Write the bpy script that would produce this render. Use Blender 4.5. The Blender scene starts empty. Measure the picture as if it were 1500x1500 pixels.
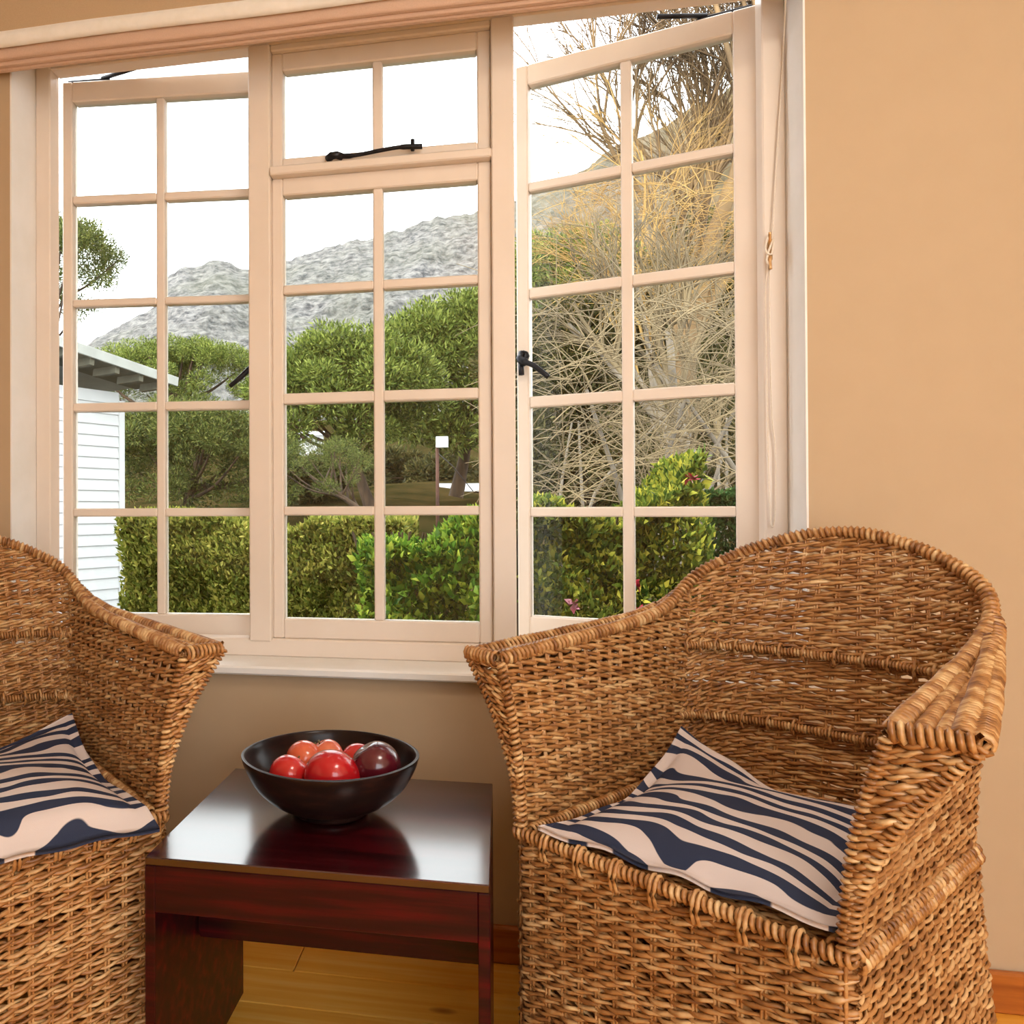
import bpy, bmesh, math, random
import numpy as np
from mathutils import Matrix, Vector
random.seed(7); RNG = np.random.default_rng(7)
sc = bpy.context.scene
col = sc.collection

# ------------------------------------------------------------------ camera, sky, sun, lamp, exposure
FPX, CX, CY, HC = 1187.0, 504.01, 738.13, 0.95
CM = np.array([[.98196, .18898, -.0039], [-.0051, .0059, -.99997], [-.18897, .98196, .0068]])
cam_d = bpy.data.cameras.new('camera'); cam = bpy.data.objects.new('camera', cam_d); col.objects.link(cam)
cam_d.sensor_width = 36; cam_d.sensor_fit = 'HORIZONTAL'; cam_d.lens = FPX / 1500 * 36
cam_d.shift_x = (750 - CX) / 1500; cam_d.shift_y = (CY - 750) / 1500
cam_d.clip_start = .05; cam_d.clip_end = 9000
r, u, b = CM[0], -CM[1], -CM[2]
cam.matrix_world = Matrix(((r[0], u[0], b[0], 0), (r[1], u[1], b[1], 0), (r[2], u[2], b[2], HC), (0, 0, 0, 1)))
sc.camera = cam
world = bpy.data.worlds.new('overcast_sky'); sc.world = world; world.use_nodes = True
bg = world.node_tree.nodes['Background']; bg.inputs[0].default_value = (.95, .98, 1, 1); bg.inputs[1].default_value = 5.0
sun_d = bpy.data.lights.new('sun', 'SUN'); sun_d.energy = 3.5; sun_d.angle = math.radians(8); sun_d.color = (1, .9, .72)
sun = bpy.data.objects.new('sun', sun_d); col.objects.link(sun)
sun.rotation_euler = Vector((.8, .5, -.8)).to_track_quat('-Z', 'Y').to_euler()
sc.view_settings.view_transform = 'Standard'; sc.view_settings.look = 'None'
sc.view_settings.exposure = 0.0; sc.view_settings.gamma = 1.0; sc.view_settings.use_curve_mapping = False
LAMP_POWER = 14

def ray(px, py):
    return CM.T @ np.array([(px - CX) / FPX, (py - CY) / FPX, 1.0])
def on_y(px, py, Y):                      # a point at depth Y in the direction of a pixel
    d = ray(px, py); return np.array([0, 0, HC]) + d * (Y / d[1])
def bearing(px, Y):                       # x at depth Y for a pixel column
    d = ray(px, 760); return d[0] * Y / d[1]
def elev(px, py, Y):
    return on_y(px, py, Y)[2]

# ------------------------------------------------------------------ helpers
def new_mat(name):
    m = bpy.data.materials.new(name); m.use_nodes = True
    nt = m.node_tree; nt.nodes.clear()
    out = nt.nodes.new('ShaderNodeOutputMaterial')
    return m, nt, out
def lnk(nt, a, b): nt.links.new(a, b)
def noise_col(nt, c1, c2, scale=5, stretch=(1, 1, 1), detail=4, lo=.35, hi=.65, rough=.55, coord='Object'):
    tc = nt.nodes.new('ShaderNodeTexCoord'); mp = nt.nodes.new('ShaderNodeMapping'); mp.inputs['Scale'].default_value = stretch
    lnk(nt, tc.outputs[coord], mp.inputs[0])
    n = nt.nodes.new('ShaderNodeTexNoise'); n.inputs['Scale'].default_value = scale; n.inputs['Detail'].default_value = detail
    n.inputs['Roughness'].default_value = rough
    lnk(nt, mp.outputs[0], n.inputs['Vector'])
    cr = nt.nodes.new('ShaderNodeValToRGB'); cr.color_ramp.elements[0].position = lo; cr.color_ramp.elements[1].position = hi
    cr.color_ramp.elements[0].color = (*c1, 1); cr.color_ramp.elements[1].color = (*c2, 1)
    lnk(nt, n.outputs['Fac'], cr.inputs[0])
    return cr, n, mp
def mat_noise(name, c1, c2, scale=5, stretch=(1, 1, 1), rough=.5, bump=0, bump_d=.002, spec=.5, coat=0, coat_r=.05, lo=.35, hi=.65, trans=0, detail=4, metal=0, coat_ior=1.5):
    m, nt, out = new_mat(name)
    cr, n, mp = noise_col(nt, c1, c2, scale, stretch, detail, lo, hi)
    p = nt.nodes.new('ShaderNodeBsdfPrincipled'); lnk(nt, cr.outputs[0], p.inputs['Base Color'])
    p.inputs['Roughness'].default_value = rough; p.inputs['Specular IOR Level'].default_value = spec
    p.inputs['Coat Weight'].default_value = coat; p.inputs['Coat Roughness'].default_value = coat_r; p.inputs['Coat IOR'].default_value = coat_ior
    p.inputs['Metallic'].default_value = metal
    if bump:
        bn = nt.nodes.new('ShaderNodeBump'); bn.inputs['Strength'].default_value = bump; bn.inputs['Distance'].default_value = bump_d
        lnk(nt, n.outputs['Fac'], bn.inputs['Height']); lnk(nt, bn.outputs[0], p.inputs['Normal'])
    if trans:
        t = nt.nodes.new('ShaderNodeBsdfTranslucent'); lnk(nt, cr.outputs[0], t.inputs[0])
        mx = nt.nodes.new('ShaderNodeMixShader'); mx.inputs[0].default_value = trans
        lnk(nt, p.outputs[0], mx.inputs[1]); lnk(nt, t.outputs[0], mx.inputs[2]); lnk(nt, mx.outputs[0], out.inputs[0])
    else:
        lnk(nt, p.outputs[0], out.inputs[0])
    return m
def s2l(r, g, b):
    f = lambda c: (c / 255 / 12.92) if c <= 10 else ((c / 255 + .055) / 1.055) ** 2.4
    return (f(r), f(g), f(b))

def link(o, parent=None):
    col.objects.link(o)
    if parent is not None: o.parent = parent
    return o
def mesh_obj(name, V, F, mat, parent=None, smooth=False, attr=None):
    V = np.asarray(V, np.float32); F = np.asarray(F, np.int32)
    me = bpy.data.meshes.new(name); nf, k = F.shape
    me.vertices.add(len(V)); me.vertices.foreach_set('co', V.ravel())
    me.loops.add(nf * k); me.loops.foreach_set('vertex_index', F.ravel())
    me.polygons.add(nf); me.polygons.foreach_set('loop_start', np.arange(0, nf * k, k, dtype=np.int32))
    if smooth: me.polygons.foreach_set('use_smooth', np.ones(nf, bool))
    if attr is not None:
        a = me.attributes.new('tone', 'FLOAT', 'POINT'); a.data.foreach_set('value', np.asarray(attr, np.float32))
    me.update(calc_edges=True)
    me.materials.append(mat)
    return link(bpy.data.objects.new(name, me), parent)
def bm_obj(name, bm, mat, parent=None, smooth=False):
    me = bpy.data.meshes.new(name); bm.normal_update(); bm.to_mesh(me); bm.free()
    if smooth:
        for p in me.polygons: p.use_smooth = True
    me.materials.append(mat)
    return link(bpy.data.objects.new(name, me), parent)
def box(name, lo, hi, mat, parent=None, bev=.002, seg=1):
    bm = bmesh.new(); bmesh.ops.create_cube(bm, size=1)
    lo, hi = np.array(lo, float), np.array(hi, float)
    for v in bm.verts: v.co = Vector((lo + hi) / 2 + np.array(v.co) * (hi - lo))
    if bev: bmesh.ops.bevel(bm, geom=bm.edges[:], offset=bev, segments=seg, affect='EDGES')
    return bm_obj(name, bm, mat, parent)
def empty(name, loc=(0, 0, 0), rz=0):
    o = bpy.data.objects.new(name, None); o.location = loc; o.rotation_euler = (0, 0, rz); o.empty_display_size = .1
    return link(o)
def tag(o, label=None, cat=None, group=None, kind=None):
    if label: o['label'] = label
    if cat: o['category'] = cat
    if group: o['group'] = group
    if kind: o['kind'] = kind
    return o
class Soup:                                # collects quads and their tones
    def __init__(s): s.V = []; s.F = []; s.T = []; s.n = 0
    def add(s, V, F, t=0.5):
        s.V.append(V); s.F.append(np.asarray(F) + s.n); s.n += len(V)
        s.T.append(np.full(len(V), t) if np.isscalar(t) else t)
    def build(s, name, mat, parent=None, smooth=True):
        return mesh_obj(name, np.vstack(s.V), np.vstack(s.F), mat, parent, smooth, np.concatenate(s.T))
def unit(a): return a / (np.linalg.norm(a, axis=-1, keepdims=True) + 1e-12)
def tube(P, rad, N=None, sides=5, closed=False, flat=1.0):
    P = np.asarray(P, float); n = len(P)
    T = unit(np.gradient(P, axis=0)) if not closed else unit(np.roll(P, -1, 0) - np.roll(P, 1, 0))
    if N is None:
        ref = np.array([0, 0, 1.]) if abs(T[:, 2]).mean() < .8 else np.array([1., 0, 0])
        N = np.tile(ref, (n, 1))
    N = unit(N - (N * T).sum(1, keepdims=True) * T); B = np.cross(T, N)
    a = np.arange(sides) / sides * 2 * math.pi
    rad = np.broadcast_to(np.asarray(rad, float), (n,))
    V = P[:, None] + rad[:, None, None] * (np.cos(a)[None, :, None] * N[:, None] * flat + np.sin(a)[None, :, None] * B[:, None])
    i = np.arange(n if closed else n - 1); j = (i + 1) % n; k = np.arange(sides); kk = (k + 1) % sides
    F = np.stack([i[:, None] * sides + k, j[:, None] * sides + k, j[:, None] * sides + kk, i[:, None] * sides + kk], -1).reshape(-1, 4)
    return V.reshape(-1, 3), F
def resample(P, step=None, n=None):
    P = np.asarray(P, float); d = np.r_[0, np.cumsum(np.linalg.norm(np.diff(P, axis=0), axis=1))]
    if n is None: n = max(2, int(round(d[-1] / step)) + 1)
    t = np.linspace(0, d[-1], n)
    return np.stack([np.interp(t, d, P[:, i]) for i in range(3)], 1), t
def coil(P, R, r, pitch, per=9, sides=4):
    """A cane wrapped round and round a rod that follows P."""
    P, t = resample(P, step=pitch / per); n = len(P)
    T = unit(np.gradient(P, axis=0)); ref = np.array([0, 0, 1.])
    if abs(T[:, 2]).mean() > .8: ref = np.array([0, 1., 0])
    N = unit(ref - (T * ref).sum(1, keepdims=True) * T); B = np.cross(T, N)
    a = t / pitch * 2 * math.pi
    jr = R * (1 + .05 * np.sin(t * 61) + .04 * np.sin(t * 37 + 1))
    Q = P + jr[:, None] * (np.cos(a)[:, None] * N + np.sin(a)[:, None] * B)
    V, F = tube(Q, r, N=np.cos(a)[:, None] * N + np.sin(a)[:, None] * B, sides=sides)
    tone = np.repeat((np.sin(np.floor(t / pitch) * 12.9898) * 43758.5453) % 1.0, sides)
    return V, F, tone

# ------------------------------------------------------------------ materials
M_wall = mat_noise('tan_wall_paint', s2l(190, 164, 132), s2l(192, 166, 134), 14, rough=.75, bump=.05, bump_d=.002)
M_white = mat_noise('white_gloss_paint', s2l(232, 217, 202), s2l(237, 222, 208), 6, rough=.32, spec=.4)
M_reveal = mat_noise('white_plaster', s2l(238, 234, 228), s2l(244, 240, 236), 10, rough=.6)
M_iron = mat_noise('black_iron', (.012, .012, .016), (.03, .03, .036), 40, rough=.38, metal=.6)
M_brass = mat_noise('aged_brass', s2l(190, 140, 80), s2l(230, 190, 140), 60, rough=.3, metal=.8)
M_cord = mat_noise('cream_cord', s2l(232, 216, 196), s2l(240, 226, 208), 200, rough=.7)
M_blind = mat_noise('peach_linen', s2l(206, 172, 148), s2l(214, 180, 157), 60, (8, 8, 8), rough=.85)
M_blindw = mat_noise('white_linen', s2l(240, 234, 224), s2l(246, 240, 232), 40, rough=.85)
M_wallcloth = mat_noise('tan_linen', s2l(190, 162, 128), s2l(196, 168, 134), 60, (8, 8, 8), rough=.85)
M_stem = mat_noise('dry_stem', s2l(70, 60, 30), s2l(110, 96, 50), 60, rough=.7)
M_base = mat_noise('stained_pine_skirting', s2l(150, 78, 22), s2l(190, 110, 40), 5, (.6, 6, 10), rough=.35)
M_cream = mat_noise('cream_wall_paint', s2l(232, 222, 206), s2l(238, 228, 213), 8, rough=.8)
M_ceiling = mat_noise('ceiling_white', s2l(240, 232, 220), s2l(244, 236, 226), 8, rough=.8)

def mat_glass():
    m, nt, out = new_mat('window_glass')
    fr = nt.nodes.new('ShaderNodeFresnel'); fr.inputs[0].default_value = 1.45
    tr = nt.nodes.new('ShaderNodeBsdfTransparent'); tr.inputs[0].default_value = (.97, .985, .975, 1)
    gl = nt.nodes.new('ShaderNodeBsdfGlossy'); gl.inputs['Roughness'].default_value = .01
    mx = nt.nodes.new('ShaderNodeMixShader'); lnk(nt, fr.outputs[0], mx.inputs[0]); lnk(nt, tr.outputs[0], mx.inputs[1]); lnk(nt, gl.outputs[0], mx.inputs[2])
    lnk(nt, mx.outputs[0], out.inputs[0]); return m
M_glass = mat_glass()

def mat_wicker():
    m, nt, out = new_mat('woven_cane')
    at = nt.nodes.new('ShaderNodeAttribute'); at.attribute_name = 'tone'
    cr0, n, mp = noise_col(nt, (0, 0, 0), (1, 1, 1), 38, (1, 1, 1.6), 3, .2, .8)
    mx = nt.nodes.new('ShaderNodeMix'); mx.data_type = 'FLOAT'; mx.inputs[0].default_value = .45
    lnk(nt, cr0.outputs[0], mx.inputs[2]); lnk(nt, at.outputs['Fac'], mx.inputs[3])
    cr = nt.nodes.new('ShaderNodeValToRGB'); e = cr.color_ramp.elements
    e[0].position = .1; e[0].color = (*s2l(106, 60, 28), 1)
    e[1].position = .9; e[1].color = (*s2l(234, 198, 144), 1)
    k = e.new(.5); k.color = (*s2l(180, 126, 72), 1)
    lnk(nt, mx.outputs[0], cr.inputs[0])
    p = nt.nodes.new('ShaderNodeBsdfPrincipled'); lnk(nt, cr.outputs[0], p.inputs['Base Color']); p.inputs['Roughness'].default_value = .36
    p.inputs['Specular IOR Level'].default_value = .55
    lnk(nt, p.outputs[0], out.inputs[0]); return m
M_wicker = mat_wicker()

def mat_zebra():
    m, nt, out = new_mat('zebra_print_cotton')
    tc = nt.nodes.new('ShaderNodeTexCoord'); mp = nt.nodes.new('ShaderNodeMapping')
    mp.inputs['Rotation'].default_value = (0, 0, .12); mp.inputs['Scale'].default_value = (.62, 1, 0)
    lnk(nt, tc.outputs['Object'], mp.inputs[0])
    w = nt.nodes.new('ShaderNodeTexWave'); w.wave_type = 'BANDS'; w.bands_direction = 'Y'
    w.inputs['Scale'].default_value = 7.6; w.inputs['Distortion'].default_value = 8.5; w.inputs['Detail'].default_value = 1.0
    w.inputs['Detail Scale'].default_value = 1.3; w.inputs['Detail Roughness'].default_value = .35
    lnk(nt, mp.outputs[0], w.inputs[0])
    mp2 = nt.nodes.new('ShaderNodeMapping'); mp2.inputs['Scale'].default_value = (.55, 1, 0); lnk(nt, tc.outputs['Object'], mp2.inputs[0])
    n1 = nt.nodes.new('ShaderNodeTexNoise'); n1.inputs['Scale'].default_value = 21; n1.inputs['Detail'].default_value = 1; lnk(nt, mp2.outputs[0], n1.inputs['Vector'])
    ad = nt.nodes.new('ShaderNodeMath'); ad.operation = 'MULTIPLY_ADD'; ad.inputs[1].default_value = 1.5; lnk(nt, n1.outputs['Fac'], ad.inputs[0]); lnk(nt, w.outputs['Fac'], ad.inputs[2])
    cr = nt.nodes.new('ShaderNodeValToRGB'); e = cr.color_ramp.elements
    sb = nt.nodes.new('ShaderNodeMath'); sb.operation = 'MULTIPLY'; sb.inputs[1].default_value = .4; lnk(nt, ad.outputs[0], sb.inputs[0])
    e[0].position = .49; e[0].color = (*s2l(46, 54, 78), 1); e[1].position = .51; e[1].color = (*s2l(218, 204, 200), 1)
    lnk(nt, sb.outputs[0], cr.inputs[0])
    n2 = nt.nodes.new('ShaderNodeTexNoise'); n2.inputs['Scale'].default_value = 900; n2.inputs['Detail'].default_value = 1; lnk(nt, tc.outputs['Object'], n2.inputs['Vector'])
    bn = nt.nodes.new('ShaderNodeBump'); bn.inputs['Strength'].default_value = .25; bn.inputs['Distance'].default_value = .001; lnk(nt, n2.outputs['Fac'], bn.inputs['Height'])
    p = nt.nodes.new('ShaderNodeBsdfPrincipled'); lnk(nt, cr.outputs[0], p.inputs['Base Color']); lnk(nt, bn.outputs[0], p.inputs['Normal'])
    p.inputs['Roughness'].default_value = .8; p.inputs['Specular IOR Level'].default_value = .25
    lnk(nt, p.outputs[0], out.inputs[0]); return m
M_zebra = mat_zebra()

def mat_wood(name, c1, c2, c3, stretch, scale, rough, coat, coat_ior=1.5, coat_r=.08, knots=False):
    m, nt, out = new_mat(name)
    cr, n, mp = noise_col(nt, c1, c2, scale, stretch, 5, .3, .7)
    k = cr.color_ramp.elements.new(.5); k.color = (*c3, 1)
    p = nt.nodes.new('ShaderNodeBsdfPrincipled'); src = cr.outputs[0]
    if knots:
        tc = nt.nodes.new('ShaderNodeTexCoord'); mk = nt.nodes.new('ShaderNodeMapping'); mk.inputs['Scale'].default_value = (2.6, 6.5, 1)
        lnk(nt, tc.outputs['Object'], mk.inputs[0])
        v = nt.nodes.new('ShaderNodeTexVoronoi'); v.inputs['Scale'].default_value = 1.3; lnk(nt, mk.outputs[0], v.inputs['Vector'])
        kr = nt.nodes.new('ShaderNodeValToRGB'); kr.color_ramp.elements[0].position = .05; kr.color_ramp.elements[1].position = .12
        kr.color_ramp.elements[0].color = (1, 1, 1, 1); kr.color_ramp.elements[1].color = (0, 0, 0, 1); lnk(nt, v.outputs['Distance'], kr.inputs[0])
        mx = nt.nodes.new('ShaderNodeMix'); mx.data_type = 'RGBA'; lnk(nt, kr.outputs[0], mx.inputs[0]); lnk(nt, src, mx.inputs[6])
        mx.inputs[7].default_value = (*s2l(150, 84, 24), 1); src = mx.outputs[2]
    lnk(nt, src, p.inputs['Base Color']); p.inputs['Roughness'].default_value = rough; p.inputs['Specular IOR Level'].default_value = .05
    p.inputs['Coat Weight'].default_value = coat; p.inputs['Coat IOR'].default_value = coat_ior; p.inputs['Coat Roughness'].default_value = coat_r
    lnk(nt, p.outputs[0], out.inputs[0]); return m
M_floor = mat_wood('varnished_pine', s2l(232, 160, 56), s2l(246, 196, 96), s2l(240, 176, 72), (.7, 14, 3), 3, .38, .3, knots=True)
M_mahog = mat_wood('lacquered_mahogany', s2l(26, 4, 9), s2l(84, 7, 16), s2l(48, 5, 12), (1.0, 16, 16), 3, .4, .45, 1.5, .2)
M_mtop = mat_wood('polished_mahogany_top', s2l(26, 4, 9), s2l(84, 7, 16), s2l(48, 5, 12), (1.0, 16, 16), 3, .4, 1.0, 1.95, .15)
M_bowl = mat_wood('dark_turned_wood', s2l(24, 15, 14), s2l(52, 30, 24), s2l(34, 20, 18), (4, 4, 14), 4, .34, .35, 1.5, .2)

# ------------------------------------------------------------------ room shell
D = 1.7426; X0, X1, YB, ZC = -2.3, 2.2, -1.7, 2.6
OL, OR, OB, OT = -1.143, .5976, .585, 2.09          # window opening in the wall
F0 = D + .10                                          # inner face of the window frame
TH = .15
RO0, RO1 = .25, 2.10                                    # opening added in the unseen rear wall to let in fill daylight
def struct(o): o['kind'] = 'structure'; return o
def wall_with_hole():
    bm = bmesh.new()
    def q(pts): bm.faces.new([bm.verts.new(p) for p in pts])
    for y in (D, D + TH):
        xs = [X0 - .2, OL, OR, X1 + .2]; zs = [-.6, OB, OT, ZC + .3]
        for i in range(3):
            for j in range(3):
                if i == 1 and j == 1: continue
                q([(xs[i], y, zs[j]), (xs[i + 1], y, zs[j]), (xs[i + 1], y, zs[j + 1]), (xs[i], y, zs[j + 1])])
    q([(X0 - .2, D, ZC + .3), (X1 + .2, D, ZC + .3), (X1 + .2, D + TH, ZC + .3), (X0 - .2, D + TH, ZC + .3)])
    for x in (X0 - .2, X1 + .2): q([(x, D, -.6), (x, D + TH, -.6), (x, D + TH, ZC + .3), (x, D, ZC + .3)])
    bmesh.ops.remove_doubles(bm, verts=bm.verts, dist=1e-5); bmesh.ops.recalc_face_normals(bm, faces=bm.faces)
    return bm
wall = struct(bm_obj('wall_window', wall_with_hole(), M_wall))
wall['label'] = 'tan painted wall around the white window'
rv = bmesh.new()                                       # white plaster lining of the opening
e = .004
for (a, c) in (((OL, D - .001, OB), (OL + e, D + TH, OT)), ((OR - e, D - .001, OB), (OR, D + TH, OT)), ((OL, D - .001, OT - e), (OR, D + TH, OT))):
    mid = [(a[i] + c[i]) / 2 for i in range(3)]; s = [c[i] - a[i] for i in range(3)]
    g = bmesh.ops.create_cube(rv, size=1)
    for v in g['verts']: v.co = Vector([mid[i] + v.co[i] * s[i] for i in range(3)])
struct(bm_obj('reveal', rv, M_reveal, wall))['label'] = 'white plaster window reveal'
for nm, lo, hi in (('wall_left', (X0 - .15, YB, 0), (X0, D, ZC)), ('wall_right', (X1, YB, 0), (X1 + .15, D, ZC)),
                   ('wall_rear', (X0 - .15, YB - .15, 0), (RO0, YB, ZC)), ('wall_rear', (RO1, YB - .15, 0), (X1 + .15, YB, ZC)), ('wall_rear', (RO0, YB - .15, 2.42), (RO1, YB, ZC))):
    struct(box(nm, lo, hi, M_cream, bev=0))
struct(box('ceiling', (X0 - .15, YB - .15, ZC), (X1 + .15, D, ZC + .12), M_ceiling, bev=0))
struct(box('bounce_slab', (X0 - 3, YB - 7, -.2), (X1 + 3, YB - .15, -.03), M_cream, bev=0))  # unseen pale slab added outside the rear opening, bouncing daylight indoors
fl = struct(box('floor', (X0 - .15, YB - .15, -.16), (X1 + .15, D, -.021), M_floor, bev=0)); fl['label'] = 'floor of varnished pine boards'
bw = .118; y = D; proto = None
while y > YB:
    nx = random.uniform(-1.2, 1.2)
    for xa, xb in ((X0, nx), (nx, X1)):
        box('floor_board', (xa + .001, max(y - bw, YB) + .0008, -.021), (xb - .001, y - .0008, 0), M_floor, fl, .0015)
    y -= bw
bb = struct(box('baseboard_window', (X0, D - .016, 0), (X1, D, .077), M_base, bev=.004)); bb['label'] = 'orange-brown stained wood skirting under the window wall'

# ceiling lamp a little in front of the window: the folded blind shades the top of the frame from it
lamp = tag(empty('ceiling_lamp', (.62, .30, ZC)), 'round flush ceiling lamp with a warm glass shade', 'lamp')
bm = bmesh.new(); bmesh.ops.create_cone(bm, cap_ends=True, segments=32, radius1=.30, radius2=.33, depth=.05, matrix=Matrix.Translation((0, 0, -.025))); bm_obj('lamp_base', bm, M_white, lamp)
m, nt, out = new_mat('lamp_shade_glow'); em = nt.nodes.new('ShaderNodeEmission'); em.inputs[0].default_value = (1, .9, .78, 1); em.inputs[1].default_value = 3; lnk(nt, em.outputs[0], out.inputs[0])
bm = bmesh.new(); bmesh.ops.create_uvsphere(bm, u_segments=32, v_segments=16, radius=.27)
for v in bm.verts: v.co.z = v.co.z * .3 - .05
bm_obj('lamp_shade', bm, m, lamp, True)
ld = bpy.data.lights.new('lamp_light', 'AREA'); ld.shape = 'DISK'; ld.size = .6; ld.energy = LAMP_POWER; ld.color = (1, .91, .80)
lo_ = bpy.data.objects.new('lamp_light', ld); link(lo_, lamp); lo_.location = (0, 0, -.15)

# ------------------------------------------------------------------ window
HB = 2.050                                             # underside of the frame head
FD = .045
w1 = struct(empty('window_1', (0, F0, OB))); w1['label'] = 'white painted timber window frame of three lights'
def wbox(name, x0, x1, z0, z1, y0=F0, y1=F0 + FD, parent=w1, mat=M_white, bev=.003):
    o = box(name, (x0, y0, z0), (x1, y1, z1), mat, None, bev)
    o.parent = parent; o.matrix_parent_inverse = parent.matrix_basis.inverted() if hasattr(parent, 'matrix_basis') else Matrix()
    return o
wbox('frame_jamb', OL + e, -1.099, OB, OT - e); wbox('frame_jamb', .548, OR - e, OB, OT - e)
wbox('frame_mullion', -.582, -.529, .640, HB, F0 - .006); wbox('frame_mullion', -.0153, .035, .640, HB, F0 - .006)
wbox('frame_head', -1.099, .548, HB, OT - e)
wbox('frame_head_bead', -.529, -.0153, 2.034, HB)
wbox('frame_transom', -.529, -.0153, 1.736, 1.757, F0 - .012)
wbox('frame_bottom_rail', -1.099, .548, .604, .646)
wbox('window_sill', OL - .06, OR + .06, .585, .6045, D - .026, F0 + .01, bev=.004, mat=M_reveal)  # whiter than the frame paint: skylight on the sill put into its colour
wbox('outer_sill', OL + e, OR - e, .56, .612, F0 + FD, D + TH + .05)

def sash(idx, label, hinge, ang, width, z0, z1, cols, rows, mirror=False, rail_t=.045, rail_b=.045, st=.035, thick=.036, y_face=0):
    """Sash in its own frame: x along the sash from the hinge, y outward. cols / rows: glass openings."""
    s = struct(empty('window_%d' % idx, (hinge[0], hinge[1], z0), 0)); s['label'] = label
    sx = -1 if mirror else 1
    def b(name, x0, x1, za, zb, y0=0, y1=thick, mat=M_white, bev=.003):
        xa, xb = sorted((sx * x0, sx * x1))
        return box(name, (xa, y0, za - z0), (xb, y1, zb - z0), mat, s, bev)
    zt, zb_ = rows[0][0], rows[-1][1]
    b('stile', 0, cols[0][0], z0, z1); b('stile', cols[-1][1], width, z0, z1)
    b('top_rail', cols[0][0], cols[-1][1], zt, z1); b('bottom_rail', cols[0][0], cols[-1][1], z0, zb_)
    for i in range(len(cols) - 1): b('muntin', cols[i][1], cols[i + 1][0], zb_, zt, .002, thick - .004)
    for j in range(len(rows) - 1):
        for c in cols: b('muntin', c[0], c[1], rows[j + 1][0], rows[j][1], .002, thick - .004)
    for c in cols:
        for rr in rows: b('pane', c[0] - .003, c[1] + .003, rr[1] - .003, rr[0] + .003, thick * .5, thick * .5 + .004, M_glass, 0)
    s.rotation_euler = (0, 0, ang)
    return s
GY = F0 + .012
crow = [(1.695, 1.482), (1.461, 1.225), (1.200, .957), (.936, .692)]
ccol = [(.026, .2425), (.265, .4825)]
sash(2, 'fixed middle window of eight panes between the mullions', (-.529, GY), 0, .5137, .646, 1.736, ccol, crow)
fan = sash(3, 'small two-pane fanlight above the fixed window', (-.529, GY), 0, .5137, 1.757, 2.034, ccol, [(1.992, 1.783)])
def sash_cuts(hinge, ang, xpx, ypx, xref, sgn):
    """Where pixel columns and rows meet the sash plane: distances from the hinge, and heights."""
    dx, dy = math.cos(ang) * sgn, math.sin(abs(ang))
    def hit(px, py):
        d = ray(px, py); A = np.array([[d[0], -dx], [d[1], -dy]]); t, s = np.linalg.solve(A, np.array(hinge)); return s, HC + t * d[2]
    return [hit(x, 600)[0] for x in xpx], [hit(xref, y)[1] for y in ypx]
hl = (-1.093, F0 + .047); al = math.radians(5.0)
xs_, zs_ = sash_cuts(hl, al, (106, 229, 241), (149, 286.5, 298, 438.5, 449, 590.5, 603, 745, 757, 898.5), 107, 1)
WL = .522
lcol = [(xs_[0], xs_[1]), (xs_[2], WL - .035)]; lrow = [(zs_[i], zs_[i + 1]) for i in range(0, 10, 2)]
cl = sash(4, 'casement of ten panes barely open, beside the weatherboard house view', hl, al, WL, .625, 2.044, lcol, lrow)
hr = (.553, F0 + .048); ar = math.radians(17.0)
xs_, zs_ = sash_cuts(hr, ar, (1077, 927, 911, 775), (124, 267, 280, 422, 437, 581, 597, 743, 757, 902.5), 773, -1)
rcol = [(xs_[0], xs_[1]), (xs_[2], xs_[3])]; rrow = [(zs_[i], zs_[i + 1]) for i in range(0, 10, 2)]
WR = max(.515, xs_[3] + .03)
cr_ = sash(5, 'casement of ten panes standing open, beside the bare tree view', hr, -ar, WR, .625, 2.044, rcol, rrow, mirror=True)
# ironmongery
def bar(pts, rad, flat=1.0, sides=6):
    P, _ = resample(pts, n=len(pts) * 4 if len(pts) < 6 else len(pts)); return tube(P, rad, sides=sides, flat=flat)
def part_tube(name, pts, rad, mat, parent, flat=1.0, sides=8, world=False):
    V, F = tube(np.asarray(pts, float), rad, sides=sides, flat=flat)
    caps = Soup(); caps.add(V, F); n = len(V)
    o = mesh_obj(name, V, F, mat, parent, True)
    bm = bmesh.new(); bm.from_mesh(o.data); bmesh.ops.holes_fill(bm, edges=[ed for ed in bm.edges if ed.is_boundary], sides=0); bm.to_mesh(o.data); bm.free()
    return o
def smooth_pts(pts, n=24):
    pts = np.array(pts, float); t = np.linspace(0, len(pts) - 1, n); i = np.clip(t.astype(int), 0, len(pts) - 2); f = (t - i)[:, None]
    g = np.vstack([2 * pts[0] - pts[1], pts, 2 * pts[-1] - pts[-2]])
    p0, p1, p2, p3 = g[i], g[i + 1], g[i + 2], g[i + 3]
    return .5 * (2 * p1 + (p2 - p0) * f + (2 * p0 - 5 * p1 + 4 * p2 - p3) * f ** 2 + (3 * p1 - p0 - 3 * p2 + p3) * f ** 3)
# fanlight stay (in the fanlight's own frame, z measured from its foot)
zf = 1.757
sb_ = part_tube('stay_bar', smooth_pts([(.155, -.02, .012), (.20, -.022, .008), (.26, -.022, .014), (.31, -.022, .018), (.36, -.02, .016)]), [.0062] * 6 + [.0048] * 12 + [.0062] * 6, M_iron, fan)
part_tube('stay_bracket', [(.14, -.012, .010), (.15, -.022, .012), (.162, -.022, .013), (.172, -.012, .012)], .009, M_iron, fan)
part_tube('stay_peg', [(.338, -.02, .008), (.338, -.02, .034)], .0045, M_iron, sb_)
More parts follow.
